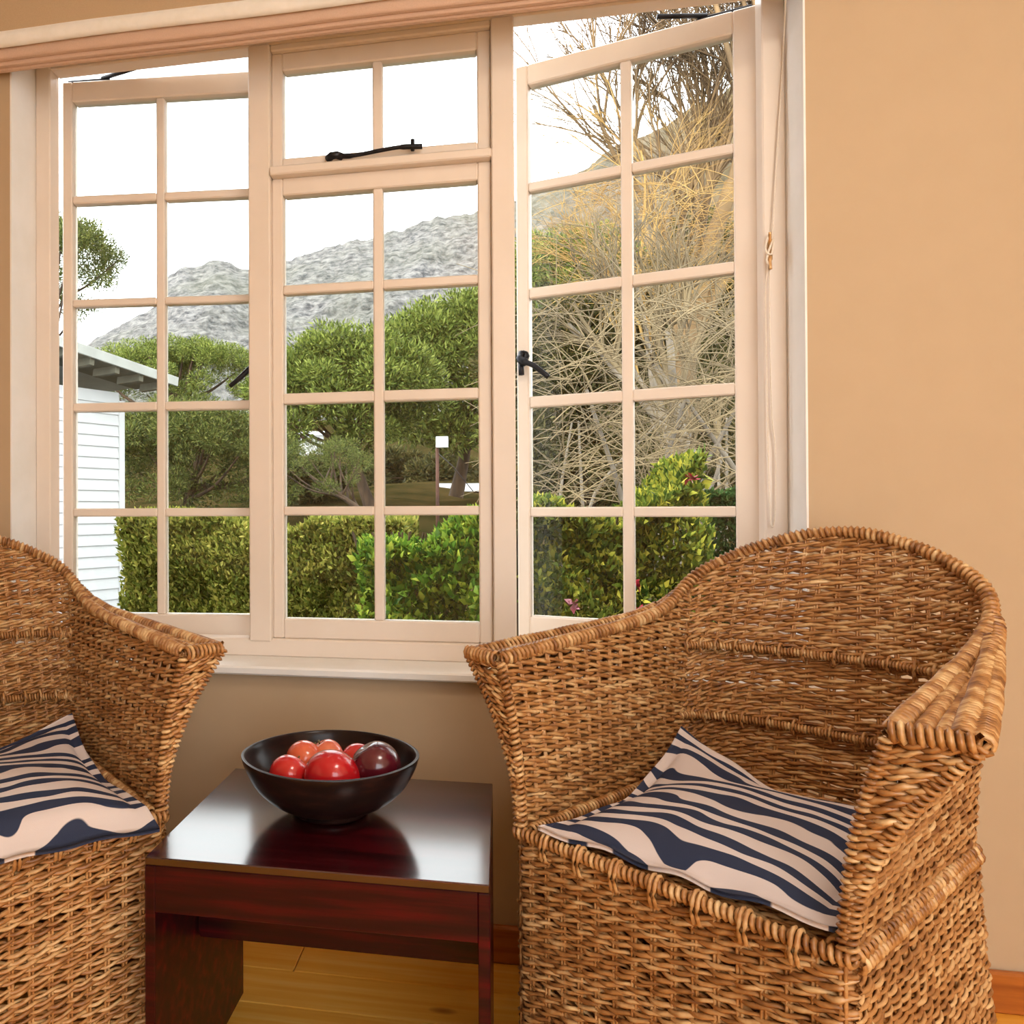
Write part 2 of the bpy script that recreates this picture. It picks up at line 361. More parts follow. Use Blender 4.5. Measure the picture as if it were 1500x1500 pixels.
# casement handles
h = part_tube('handle_plate', [(WL - .014, -.001, .675), (WL - .014, -.009, .675), (WL - .014, -.011, .675)], .012, M_iron, cl)
part_tube('handle_lever', smooth_pts([(WL - .012, -.012, .694), (WL - .016, -.03, .683), (WL - .05, -.036, .650), (WL - .078, -.034, .628)]), [.010] * 6 + [.007] * 12 + [.006] * 6, M_iron, h)
h = part_tube('handle_plate', [(-(WR - .02), -.001, .70), (-(WR - .02), -.012, .70)], .013, M_iron, cr_)
part_tube('handle_lever', smooth_pts([(-(WR - .016), -.012, .707), (-(WR - .018), -.024, .687), (-(WR - .05), -.03, .670), (-(WR - .085), -.03, .640)]), [.009] * 5 + [.0105] * 7 + [.0065] * 12, M_iron, h)
part_tube('handle_tail', [(-(WR - .014), -.014, .687), (-(WR - .016), -.016, .652)], .007, M_iron, h)
# friction stays on top of the open casements
for s, sx, L, zt in ((cl, 1, WL, 2.044), (cr_, -1, WR, 2.044)):
    z = zt - .625 + .006
    ha = part_tube('hinge_arm', [(sx * .01, .018, z), (sx * .11, .016, z), (sx * .12, .016, z)], .006, M_iron, s)
    part_tube('hinge_link', [(sx * .10, .016, z + .006), (sx * .20, -.018 if sx > 0 else -.03, z + .008)], .0055, M_iron, ha)

# ------------------------------------------------------------------ blind folded up over the window head
bl = tag(empty('roman_blind', (0, D - .09, 2.05)), 'peach linen roman blind folded up above the window', 'blind')
BL, BR = -1.42, .72
def prof(name, pts, mat, x0=BL, x1=BR, nx=60, wob=.0):
    pts = smooth_pts(pts, 30); xs = np.linspace(x0, x1, nx); V = []
    for i, x in enumerate(xs):
        dy = wob * math.sin(x * 9 + len(name)); V.append(np.c_[np.full(len(pts), x), pts[:, 0] + dy * .4, pts[:, 1] + dy])
    V = np.vstack(V); n = len(pts); i = np.arange(nx - 1)[:, None] * n; k = np.arange(n)[None]; kk = (k + 1) % n
    F = np.stack([i + k, i + n + k, i + n + kk, i + kk], -1).reshape(-1, 4)
    o = mesh_obj(name, V, F, mat, bl, True)
    bm = bmesh.new(); bm.from_mesh(o.data); bmesh.ops.holes_fill(bm, edges=[q for q in bm.edges if q.is_boundary], sides=0); bm.to_mesh(o.data); bm.free()
    return o
def loopfold(yf, zb, h, t=.010):        # a hanging fold: front bulge, rounded bottom lip
    return [(yf + .0, zb + h), (yf - t, zb + h * .6), (yf - t * 1.2, zb + .01), (yf - t * .4, zb), (yf + .004, zb + .008), (yf + .006, zb + h * .6), (yf + .0, zb + h)]
bl.location = (0, 0, 0)
prof('fold', loopfold(D - .026, 1.982, .12, .008), M_blind, wob=.0012)
prof('fold', loopfold(D - .038, 1.986, .12, .008), M_blind, wob=.0012)
prof('fold', loopfold(D - .050, 1.994, .12, .009), M_blind, wob=.0015)
fr_ = prof('front_cloth', [(D - .060, 2.36), (D - .068, 2.2), (D - .074, 2.06), (D - .064, 2.030), (D - .054, 2.06), (D - .054, 2.2), (D - .060, 2.36)], M_wallcloth, wob=.002)
hm = prof('white_hem', [(D - .074, 2.050), (D - .080, 2.036), (D - .076, 2.020), (D - .066, 2.016), (D - .062, 2.03), (D - .066, 2.05), (D - .074, 2.050)], M_blindw, wob=.002); hm['label'] = 'white hem strip'
box('headrail', (BL, D - .055, 2.34), (BR, D - .001, 2.40), M_white, bl, .003)

# pull cord and cleat on the right jamb
cd_ = tag(empty('blind_cord', (0, 0, 0)), 'cream blind pull cord looped over a cleat on the window jamb', 'cord')
jy = F0 - .012
def P_(px, py, Y): return on_y(px, py, Y)
part_tube('cord', smooth_pts([P_(1152, -30, D - .03), P_(1148, 60, jy), P_(1140, 200, jy), P_(1133, 320, jy), P_(1131, 375, jy)], 40), .0016, M_cord, cd_)
part_tube('cord', smooth_pts([P_(1126, 385, jy), P_(1121, 430, jy), P_(1123, 520, jy), P_(1125, 640, jy), P_(1128, 750, jy), P_(1132, 772, jy), P_(1136, 745, jy), P_(1136, 660, jy), P_(1131, 610, jy), P_(1128, 500, jy), P_(1127, 390, jy)], 80), .0014, M_cord, cd_)
part_tube('cord_wrap', smooth_pts([P_(1127, 340, jy - .004), P_(1121, 365, jy - .008), P_(1130, 372, jy - .008), P_(1133, 350, jy - .006), P_(1123, 380, jy - .006), P_(1130, 390, jy - .004)], 40), .0022, M_cord, cd_)
part_tube('cleat', smooth_pts([P_(1128, 340, jy - .012), P_(1128, 352, jy - .004), P_(1128, 366, F0), P_(1128, 380, jy - .004), P_(1129, 394, jy - .012)], 20), [.003] * 5 + [.005] * 10 + [.003] * 5, M_brass, cd_)

# ------------------------------------------------------------------ side table
TX0, TX1, TY0, TY1, TZ = -.516, -.016, 1.118, 1.533, .44
tb = tag(empty('side_table', ((TX0 + TX1) / 2, (TY0 + TY1) / 2, 0)), 'glossy dark mahogany side table with panel legs and a fruit bowl on it', 'table')
def tbox(name, lo, hi, bev=.003, seg=2, mat=None):
    o = box(name, np.array(lo) - [(TX0 + TX1) / 2, (TY0 + TY1) / 2, 0], np.array(hi) - [(TX0 + TX1) / 2, (TY0 + TY1) / 2, 0], mat or M_mahog, tb, bev, seg); return o
tbox('table_top', (TX0, TY0, TZ - .012), (TX1, TY1, TZ), .0015, 1, M_mtop)
tbox('front_apron', (TX0 + .0162, TY0 + .0003, .360), (TX1 - .0162, TY0 + .024, TZ - .0118), .0008, 1)
tbox('back_apron', (TX0 + .0162, TY1 - .024, .360), (TX1 - .0162, TY1 - .0003, TZ - .0118), .0008, 1)
tbox('cross_rail', (TX0 + .017, 1.288, .236), (TX1 - .017, 1.312, .425))
for x in (TX0, TX1 - .016): tbox('leg_panel', (x, TY0, 0), (x + .016, TY1, TZ - .0122), .0012, 1)

# ------------------------------------------------------------------ bowl and fruit
BC = np.array([-.283, 1.338, TZ])
bo = tag(empty('fruit_bowl', tuple(BC)), 'dark turned wooden bowl holding red fruit on the side table', 'bowl')
pr = [(.0, .004), (.040, .003), (.058, .0015), (.062, .006), (.060, .011), (.094, .026), (.121, .052), (.138, .084), (.1455, .108), (.1440, .1110), (.1395, .1095), (.131, .086), (.113, .057), (.082, .034), (.045, .022), (.0, .018)]
pr = np.array([(a, 0, c) for a, c in pr]); prs = np.vstack([pr[:5], smooth_pts(pr[4:], 44)[1:]])
na = 72; th_ = np.arange(na) / na * 2 * math.pi
V = []
for t in th_:
    el = 1 + .035 * abs(math.cos(t - .18)) ** 6 - .008
    V.append(np.c_[prs[:, 0] * math.cos(t) * el, prs[:, 0] * math.sin(t) * .985, prs[:, 2] * .90])
V = np.vstack(V); n = len(prs); i = np.arange(na)[:, None]; k = np.arange(n - 1)[None]
F = np.stack([i * n + k, ((i + 1) % na) * n + k, ((i + 1) % na) * n + k + 1, i * n + k + 1], -1).reshape(-1, 4)
mesh_obj('bowl_body', V, F, M_bowl, bo, True)
def fruit_mat(name, c1, c2, c3=None, sc=9):
    return mat_noise(name, s2l(*c1), s2l(*c2), sc, (1, 1, .5), rough=.22, coat=.6, coat_r=.08, lo=.3, hi=.7)
FR = [('tomato', (-.272, 1.300, .512), .047, ((170, 8, 22), (204, 26, 34)), 'large glossy red tomato in front of the other fruit', .92),
      ('tomato', (-.348, 1.312, .508), .034, ((182, 14, 22), (214, 48, 44)), 'smaller red tomato leaning on the rim of the bowl', .95),
      ('nectarine', (-.338, 1.384, .512), .034, ((214, 60, 40), (232, 120, 80)), 'orange-red nectarine behind the two red tomatoes', .95),
      ('nectarine', (-.302, 1.398, .516), .030, ((206, 60, 44), (236, 140, 100)), 'pale orange nectarine half hidden behind the large tomato', .95),
      ('plum', (-.205, 1.338, .521), .0425, ((60, 14, 26), (96, 20, 34)), 'dark purple plum in the fruit bowl', .98),
      ('tomato', (-.248, 1.408, .506), .032, ((190, 24, 28), (214, 50, 44)), 'red tomato peeping out behind the dark plum', .95)]
for nm, c, rad, cc, lab, sq in FR:
    f0 = tag(empty(nm, (c[0], c[1], c[2] - rad * sq * .9)), lab, 'fruit', 'fruit in the wooden bowl')
    bm = bmesh.new(); bmesh.ops.create_uvsphere(bm, u_segments=36, v_segments=24, radius=rad)
    for v in bm.verts:
        x, yv, z = v.co; a = math.atan2(yv, x); rr = math.hypot(x, yv) / rad
        dip = .16 * math.exp(-(rr / .28) ** 2) * (1 if z > 0 else -.6)
        lob = 1 + .012 * math.cos(5 * a) * rr
        if nm != 'tomato': lob = 1 - .03 * math.exp(-(a - 1) ** 2 * 8)
        v.co = Vector((x * lob, yv * lob, (z - dip * rad) * sq))
    R_ = Matrix.Rotation(random.uniform(.5, 1.0), 4, Vector((math.cos(rad * 999), math.sin(rad * 999), 0))); bmesh.ops.transform(bm, matrix=R_, verts=bm.verts)
    b2 = bm_obj('fruit_skin', bm, fruit_mat(nm + '_skin', *cc), f0, True); b2.location = (0, 0, rad * sq * .9)
    tip = R_ @ Vector((0, 0, rad * sq * .86)); tp2 = R_ @ Vector((.002, 0, rad * sq * 1.08))
    if nm != 'plum':
        s_ = part_tube('stem', [tuple(tip), tuple((tip + tp2) / 2), tuple(tp2)], .0018, M_stem, f0, sides=6); s_.location = (0, 0, rad * sq * .9)

# ------------------------------------------------------------------ wicker armchair
SZ = .465; CWH = .220; STK = .028; PIT = .0102; RS = .0033
RIM = np.array([[0, .618, .912], [.229, .538, .832], [.238, .432, .758], [.265, .003, .716]])
TIPO = np.array([.338, .014, .716])
def rim_half(n=60):
    c = RIM; P = [c[1] * [-1, 1, 1], c[0], c[1], c[2], c[3], 2 * c[3] - c[2]]; out = []
    for i in range(1, 4):
        p0, p1, p2, p3 = P[i - 1:i + 3]
        for k in range(n):
            t = k / n; out.append(.5 * (2 * p1 + (p2 - p0) * t + (2 * p0 - 5 * p1 + 4 * p2 - p3) * t * t + (3 * p1 - p0 - 3 * p2 + p3) * t ** 3))
    out.append(c[3]); return np.array(out)
RH = rim_half()
_full = resample(np.vstack([(RH * [-1, 1, 1])[::-1], RH[1:]]), n=241)[0]; _sm = _full.copy()
for _ in range(120): _sm[1:-1] = (_sm[:-2] + 2 * _sm[1:-1] + _sm[2:]) / 4
RH = _sm[120:]
# seat-level curve matched to the rim: s in [0,1] back half (centre to crease), [1,3] arm (crease to front)
def seat_curve(s):
    s = np.asarray(s, float)
    a = np.clip(s, 0, 1); b = np.clip((s - 1) / 2, 0, 1)
    x = CWH * np.sin(a * math.pi / 2) ** .8; y = .525 - .075 * (1 - np.cos(a * math.pi / 2))
    return np.stack([np.where(s <= 1, x, CWH), np.where(s <= 1, y, .45 * (1 - b)), np.full_like(s, SZ)], -1)
_rl = np.r_[0, np.cumsum(np.linalg.norm(np.diff(RH, axis=0), axis=1))]
_kc = np.argmin(np.abs(RH[:, 1] - .515) + (RH[:, 0] < .2) * 9)   # crease on the rim
def rim_curve(s):
    s = np.asarray(s, float)
    L = np.where(s <= 1, s * _rl[_kc], _rl[_kc] + (s - 1) / 2 * (_rl[-1] - _rl[_kc]))
    return np.stack([np.interp(L, _rl, RH[:, i]) for i in range(3)], -1)
def outer_rim(s):
    p = rim_curve(s); k = np.clip((np.asarray(s, float) - 1.1) / 1.9, 0, 1)[..., None] ** .8
    return p + (TIPO - RIM[3]) * k
def wall_pt(s, z, outer=False):
    a = seat_curve(s); c = outer_rim(s) if outer else rim_curve(s)
    v = np.clip((z - SZ) / (c[..., 2] - SZ), 0, 1.02)
    pw = 1 + 1.0 * np.clip((np.asarray(s, float) - .8) / .5, 0, 1)
    h = (v ** pw)[..., None]; p = a + (c - a) * h; p[..., 2] = z
    if outer:
        p[..., 0] += .006
    return p
SB = np.linspace(0, 1, 60); SA = np.linspace(1, 3, 90)
class Weave:
    def __init__(s, stake=STK): s.S = Soup(); s.row = 0; s.stake = stake
    def weaver(s, P, ph, N, rad=RS, amp=.0040):
        """A pair of canes twined round the stakes; ph is the stake coordinate along them."""
        n = len(P)
        if n < 4: return
        o = s.row * math.pi * .5 + RNG.normal(0, .35); s.row += 1
        j = RNG.uniform(0, 6.28, 4)
        wob = .0011 * np.sin(ph * .8 + j[0]) + .0008 * np.sin(ph * 2.1 + j[1]) + RNG.normal(0, .0006)
        drift = .5 * np.sin(ph * .33 + j[3])
        for k in (0, 1):
            a = amp * (1 + .22 * np.sin(ph * .7 + j[2] + k))
            q = ph * math.pi + o + k * math.pi + drift
            Q = P + N * (a * np.cos(q))[:, None]
            Q[:, 2] += wob + .0027 * np.sin(q)
            if abs(N[0, 2]) > .9: Q[:, 1] += .0027 * np.sin(q); Q[:, 2] -= wob + .0027 * np.sin(q)
            r = rad * (1 + .16 * np.sin(ph * 1.7 + j[0] + 2 * k) + RNG.normal(0, .07))
            V, F = tube(Q, r, N=N, sides=4, flat=.85)
            tn = .5 + .3 * np.sin(np.floor(q / math.pi / 2) * 7.13 + j[1] * 9 + k) + RNG.normal(0, .12)
            s.S.add(V, F, np.repeat(np.clip(tn, 0, 1), 4))
    def stakes(s, paths, rad=.0026):
        for P in paths:
            V, F = tube(P, rad, sides=4); s.S.add(V, F, .55)
def horiz_normal(P, flip=1):
    T = np.gradient(P, axis=0); N = np.stack([T[:, 1], -T[:, 0], np.zeros(len(P))], 1); return unit(N) * flip
def build_chair():
    root = empty('wicker_armchair')
    mir = np.array([-1, 1, 1.])
    parts = []
    def done(w, name, kind='stuff'):
        o = w.S.build(name, M_wicker, root); o['kind'] = kind; parts.append(o); return o
    # backrest: rows at constant height between the two creases, cut by the rim
    W_ = Weave(); z = SZ - .012
    sb = np.r_[-SB[::-1], SB[1:]]
    def back_pt(s, z):
        p = wall_pt(np.abs(s), z); p[..., 0] *= np.where(np.asarray(s) < 0, -1, 1); return p
    LB = _rl[_kc]
    while z < .915:
        ss = np.linspace(-1, 1, 190)
        ok = rim_curve(np.abs(ss))[:, 2] > z + .004
        if ok.sum() > 5:
            s1 = ss[ok]; P = back_pt(s1, np.full(len(s1), z)); W_.weaver(P, s1 * LB / STK, horiz_normal(P))
        z += PIT * .96
    for k in range(-int(LB / STK), int(LB / STK) + 1):
        for dk in (-.07, .07):
            s0 = np.clip((k + dk) * STK / LB, -1, 1); zt = rim_curve(abs(s0))[2] if np.isscalar(abs(s0)) else rim_curve(abs(s0))[..., 2]
            zz = np.linspace(SZ, float(zt), 14); W_.stakes([back_pt(np.full(14, s0), zz)])
    done(W_, 'backrest')
    # arms
    LA = .45
    for sg in (-1, 1):
        mv = np.array([sg, 1, 1.])
        for outer, nm in ((False, 'arm_inner_panel'), (True, 'arm_outer_panel')):
            W_ = Weave(); z = SZ + .004
            s_lo = 1.0 if not outer else 1.02
            curve = outer_rim if outer else rim_curve
            while z < .85:
                ss = np.linspace(s_lo, 3, 120); ok = curve(ss)[:, 2] > z + .004
                if ok.sum() > 6:
                    s1 = ss[ok]; P = wall_pt(s1, np.full(len(s1), z), outer) * mv
                    W_.weaver(P, (s1 - 1) / 2 * LA / STK, horiz_normal(P, sg))
                z += PIT
            for k in range(0, int(LA / STK) + 1):
                for dk in (-.07, .07):
                    s0 = np.clip(1 + 2 * (k + dk) * STK / LA, s_lo, 3); zz = np.linspace(SZ, float(curve(s0)[2]), 12)
                    W_.stakes([wall_pt(np.full(12, s0), zz, outer) * mv])
            done(W_, nm)
        # wedge-shaped front of the arm
        W_ = Weave(stake=.02); z = SZ + .02
        while z < .712:
            a = wall_pt(np.array(3.0), np.array(z)) * mv; c = wall_pt(np.array(3.0), np.array(z), True) * mv
            n = 16; t = np.linspace(0, 1, n)[:, None]; P = a + (c - a) * t; wd = np.linalg.norm(c - a)
            P[:, 1] -= .006 + .004 * np.sin(t[:, 0] * math.pi)
            W_.weaver(P, t[:, 0] * wd / .018, np.tile([0, -1., 0], (n, 1)), amp=.003); z += PIT * .9
        done(W_, 'arm_front')
        # front edges of the arm and wrapped arm top
        S_ = Soup()
        zz = np.linspace(SZ - .005, .712, 40)
        for o_ in (False, True):
            P = wall_pt(np.full(40, 3.0), zz, o_) * mv; P[:, 1] -= .006
            S_.add(*coil(P, .0058, .0032, .0082))
        done2 = S_.build('arm_edge', M_wicker, root); done2['kind'] = 'stuff'
        S_ = Soup(); ss = np.linspace(1.12, 3, 80)
        a, c = rim_curve(ss), outer_rim(ss)
        wd = np.linalg.norm(c - a, axis=1)
        for fr in (.30, .54, .78, 1.0):
            keep = wd * fr > .012
            P = (a + (c - a) * fr)[keep] * mv
            P[:, 2] += .002 * math.sin(fr * 9) - (.004 if fr in (.30, .54) else 0)
            if fr == 1.0: P = (c * mv); P[:, 2] -= .003
            S_.add(*coil(P, .0088 if fr in (.78, 1.0) else .0070, .0036, .0088)); V, F = tube(P, .0072, sides=6); S_.add(V, F, .3)
        ta, tc = RIM[3] * mv, TIPO * mv; ta = ta + [0, -.008, 0]; tc = tc + [0, -.008, 0]
        S_.add(*coil(np.linspace(ta, tc, 12), .0092, .0036, .0082))
        o = S_.build('armrest', M_wicker, root); o['kind'] = 'stuff'
        # wrapped edge along the seat inside the arm and the braid outside at seat height
        S_ = Soup(); ss = np.linspace(1, 3, 60); P = seat_curve(ss) * mv; P[:, 0] += sg * .010; P[:, 2] += -.012
        S_.add(*coil(P, .0072, .0036, .0105)); P2 = P.copy(); P2[:, 2] += .011; P2[:, 0] -= sg * .002; S_.add(*coil(P2, .0062, .0036, .0125))
        P3 = seat_curve(ss) * mv; P3[:, 0] -= sg * .012; P3[:, 2] += .002; S_.add(*coil(P3, .007, .003, .008))
        o = S_.build('side_braid', M_wicker, root); o['kind'] = 'stuff'
    # rolled rim
    P = np.vstack([(RH * mir)[::-1], RH[1:]]); P = smooth_pts(resample(P, n=60)[0], 200)
    S_ = Soup(); S_.add(*coil(P, .0086, .0040, .0096))
    V, F = tube(P, .0080, sides=8); S_.add(V, F, .35)
    o = S_.build('rim', M_wicker, root); o['kind'] = 'stuff'
    # wrapped rods across the inside of the back
    for zb in (.562, .690):
        s1 = np.linspace(-1, 1, 80); P = back_pt(s1, np.full(80, zb)); P = P - horiz_normal(P) * -.0 ; P[:, 1] -= .010
        S_ = Soup(); S_.add(*coil(P, .0056, .0026, .0054))
        for k in range(-7, 8):                     # ties that bind the rod to the back
            i = 40 + int(k * 5.4)
            if 0 < i < 79:
                q = P[i]; a = np.linspace(0, 2 * math.pi, 12); R_ = .0105
                V, F = tube(q + np.c_[np.zeros(12), np.cos(a) * R_, np.sin(a) * R_ * 1.3], .0026, sides=4); S_.add(V, F, .6)
        o = S_.build('back_rod', M_wicker, root); o['kind'] = 'stuff'
    # boxed base: front panel, and the skirt round the sides and back
    def skirt(sg_s, z):
        p = seat_curve(np.abs(sg_s)); p[..., 0] *= np.where(sg_s < 0, -1, 1)
        f = np.clip((SZ - z) / SZ, 0, 1) ** 1.3 * .045
        d = np.stack([p[..., 0], (p[..., 1] - .18) * .8, np.zeros_like(p[..., 0])], -1); d = unit(d)
        k = np.clip((p[..., 1]) / .2, 0, 1) * f
        out = .008
        p = p + d * k[..., None]; p[..., 0] += np.sign(p[..., 0]) * out * (np.abs(sg_s) > 1); p[..., 2] = z
        return p
    W_ = Weave(); z = .006
    while z < SZ - .012:
        ss = np.linspace(-3, 3, 420); P = skirt(ss, np.full(420, z)); N = horiz_normal(P)
        ph = np.r_[0, np.cumsum(np.linalg.norm(np.diff(skirt(ss, np.full(420, SZ)), axis=0), axis=1))] / STK
        W_.weaver(P, ph, N); z += PIT
    ss = np.linspace(-3, 3, 420); q = skirt(ss, np.full(420, SZ)); Ls = np.r_[0, np.cumsum(np.linalg.norm(np.diff(q, axis=0), axis=1))]
    for k in range(int(Ls[-1] / STK) + 1):
        for dk in (-.08, .08):
            s0 = np.interp((k + dk) * STK, Ls, ss); W_.stakes([skirt(np.full(10, s0), np.linspace(.002, SZ, 10))])
    done(W_, 'base_skirt')
    W_ = Weave(); z = .006; XW = CWH + .010
    while z < SZ - .012:
        xx = np.linspace(-XW, XW, 130); P = np.c_[xx, np.full(130, -.006), np.full(130, z)]
        P[:, 1] += .012 * np.clip((np.abs(xx) - XW + .014) / .014, 0, 1)
        W_.weaver(P, (xx + XW) / STK, np.tile([0, -1., 0], (130, 1)), rad=RS * 1.03, amp=.0042); z += PIT
    for k in range(1, int(2 * XW / STK) + 1):
        for dk in (-.09, .09):
            x = -XW + (k + dk) * STK; W_.stakes([np.c_[np.full(6, x), np.full(6, -.006), np.linspace(.002, SZ, 6)]])
    done(W_, 'front_panel')
    S_ = Soup()
    P = np.c_[np.linspace(-XW, XW, 40), np.full(40, -.008), np.full(40, SZ - .004)]
    S_.add(*coil(P, .0072, .0036, .0084))
    for k in range(1, 8):
        q = np.array([-XW + k * 2 * XW / 8, -.008, SZ - .012]); a = np.linspace(0, 2 * math.pi, 12)
        for dx in (-.0035, .0035):
            V, F = tube(q + np.c_[np.full(12, dx), np.cos(a) * .0125, np.sin(a) * .021], .003, sides=4); S_.add(V, F, .65)
    o = S_.build('seat_edge', M_wicker, root); o['kind'] = 'stuff'
    S_ = Soup(); ss = np.linspace(-3, 3, 200); P = skirt(ss, np.full(200, .11)); N = horiz_normal(P); S_.add(*coil(P + N * .006, .0085, .0034, .012))
    P = np.c_[np.linspace(-XW, XW, 40), np.full(40, -.014), np.full(40, .11)]; S_.add(*coil(P, .0085, .0034, .012))
    o = S_.build('base_braid', M_wicker, root); o['kind'] = 'stuff'
    # woven seat
    W_ = Weave(); yv = .0
    while yv < .50:
        hw = CWH if yv < .45 else CWH * math.sqrt(max(.02, 1 - ((yv - .45) / .08) ** 2))
        xx = np.linspace(-hw, hw, 90); P = np.c_[xx, np.full(90, yv), np.full(90, SZ - .008)]
        W_.weaver(P, xx / STK, np.tile([0, 0, 1.], (90, 1))); yv += .009
    done(W_, 'seat')
    return root
def copy_tree(o, parent=None):
    c = o.copy(); col.objects.link(c); c.parent = parent
    for ch in list(o.children): copy_tree(ch, c)
    return c
chair = build_chair()
chair2 = copy_tree(chair)
chair.location = (.2016, 1.1173, 0); chair.rotation_euler = (0, 0, math.radians(-40.36))
chair2.location = (-.694, 1.066, 0); chair2.rotation_euler = (0, 0, math.radians(46))
tag(chair, 'woven wicker tub armchair with flared arms below the wide open casement', 'armchair', 'wicker armchairs')
tag(chair2, 'woven wicker tub armchair with flared arms below the weatherboard house view', 'armchair', 'wicker armchairs')

def cushion(label, chair_o, cx, cy, hx, hy, ang, raise_, seed, over=0.0):
    n = 72; g = np.linspace(-1, 1, n); U, Vv = np.meshgrid(g, g, indexing='ij')
    rs = np.random.default_rng(seed)
    fl_ = .90; cu = np.clip(np.abs(U) / fl_, 0, 1); cv = np.clip(np.abs(Vv) / fl_, 0, 1)
    body = ((1 - cu ** 2.6) * (1 - cv ** 2.6)) ** .55
    pull = 1 + .05 * (np.abs(U * Vv)) ** 3 - .035 * (1 - np.abs(U) ** 2) * np.abs(Vv) ** 4 - .035 * (1 - np.abs(Vv) ** 2) * np.abs(U) ** 4
    X = U * hx * pull; Y = Vv * hy * pull
    edge = np.clip((np.maximum(np.abs(U), np.abs(Vv)) - .86) / .14, 0, 1)
    wav = .0035 * np.sin(U * 11 + 1) * np.cos(Vv * 9 + seed) * edge + .003 * np.sin(U * 5 + Vv * 4 + seed) * body
    corner = raise_[0] * np.clip((-U + Vv - .9) / 1.1, 0, 1) ** 1.4 + raise_[1] * np.clip((U + Vv - .9) / 1.1, 0, 1) ** 1.4 + raise_[2] * np.clip((U - Vv - 1.2) / .8, 0, 1) ** 1.5 + raise_[3] * np.clip((-U - Vv - 1.2) / .8, 0, 1) ** 1.5
    droop = -over * np.clip((-Vv - .84) / .16, 0, 1) ** 1.2
    zt = .012 + .040 * body + wav + corner + droop; zb = .006 - .004 * body + wav + corner + droop
    V = np.vstack([np.c_[X.ravel(), Y.ravel(), zt.ravel()], np.c_[X.ravel(), Y.ravel(), zb.ravel()]])
    i, j = np.meshgrid(np.arange(n - 1), np.arange(n - 1), indexing='ij'); a = (i * n + j).ravel()
    F1 = np.stack([a, a + n, a + n + 1, a + 1], 1); F2 = F1[:, ::-1] + n * n
    rim = [k * n for k in range(n)] + [(n - 1) * n + k for k in range(1, n)] + [k * n + n - 1 for k in range(n - 2, -1, -1)] + [k for k in range(n - 2, 0, -1)]
    F3 = [(rim[k], rim[(k + 1) % len(rim)], rim[(k + 1) % len(rim)] + n * n, rim[k] + n * n) for k in range(len(rim))]
    o = mesh_obj('seat_cushion', V, np.vstack([F1, F2, F3]), M_zebra, None, True)
    ra = chair_o.rotation_euler.z; c, s = math.cos(ra), math.sin(ra)
    o.location = (chair_o.location.x + c * cx - s * cy, chair_o.location.y + s * cx + c * cy, SZ + .002 + (.006 if over else 0)); o.rotation_euler = (0, 0, ra + ang)
    tag(o, label, 'cushion', 'zebra print cushions'); return o
cushion('zebra print cushion lying flat on the wicker seat, its back corner turned up', chair, .008, .205, .188, .205, .03, (.075, .03, .012, .004), 3)
cushion('zebra print cushion sagging over the front edge of its wicker seat', chair2, -.006, .175, .198, .214, 0, (.03, .06, .0, .0), 8, .024)

# ------------------------------------------------------------------ outside
def s2e(r, g, b): return tuple(.5 * q for q in s2l(r, g, b))
M_lawn = mat_noise('rough_grass', s2e(44, 48, 24), s2e(86, 72, 44), .8, rough=1.0, bump=.3, bump_d=.1, spec=0)
def s2e(r, g, b): return tuple(.5 * q for q in s2l(r, g, b))
def mat_mountain():
    m, nt, out = new_mat('grey_cliff_rock')
    cr, n, mp = noise_col(nt, s2e(104, 105, 110), s2e(204, 201, 198), .06, (1, 1, 1.7), 12, .40, .60, .78)
    c2, n2, m2 = noise_col(nt, (0, 0, 0), (1, 1, 1), .004, (1, 1, 1), 5, .45, .62)
    tc = nt.nodes.new('ShaderNodeTexCoord'); sx = nt.nodes.new('ShaderNodeSeparateXYZ'); lnk(nt, tc.outputs['Object'], sx.inputs[0])
    rx = nt.nodes.new('ShaderNodeMapRange'); rx.inputs[1].default_value = -120; rx.inputs[2].default_value = 420; lnk(nt, sx.outputs[0], rx.inputs[0])
    mx = nt.nodes.new('ShaderNodeMix'); mx.data_type = 'RGBA'; lnk(nt, rx.outputs[0], mx.inputs[0]); lnk(nt, cr.outputs[0], mx.inputs[6])
    c3, n3, m3 = noise_col(nt, s2e(112, 96, 70), s2e(182, 150, 104), .02, (1, 1, 1), 8, .35, .65, .65); lnk(nt, c3.outputs[0], mx.inputs[7])
    mg = nt.nodes.new('ShaderNodeMix'); mg.data_type = 'RGBA'; ml = nt.nodes.new('ShaderNodeMath'); ml.operation = 'MULTIPLY'; ml.inputs[1].default_value = .35
    lnk(nt, c2.outputs[0], ml.inputs[0]); lnk(nt, ml.outputs[0], mg.inputs[0]); lnk(nt, mx.outputs[2], mg.inputs[6]); mg.inputs[7].default_value = (*s2e(140, 144, 118), 1)
    bn = nt.nodes.new('ShaderNodeBump'); bn.inputs['Strength'].default_value = .7; bn.inputs['Distance'].default_value = 14; lnk(nt, n.outputs['Fac'], bn.inputs['Height'])
    p = nt.nodes.new('ShaderNodeBsdfDiffuse'); lnk(nt, mg.outputs[2], p.inputs[0]); lnk(nt, bn.outputs[0], p.inputs['Normal']); lnk(nt, p.outputs[0], out.inputs[0]); return m
M_mount = mat_mountain()
EXT = .5
_mn = mat_noise
def mat_noise(name, c1, c2, *a, **k): return _mn(name, tuple(EXT * q for q in c1), tuple(EXT * q for q in c2), *a, **k)
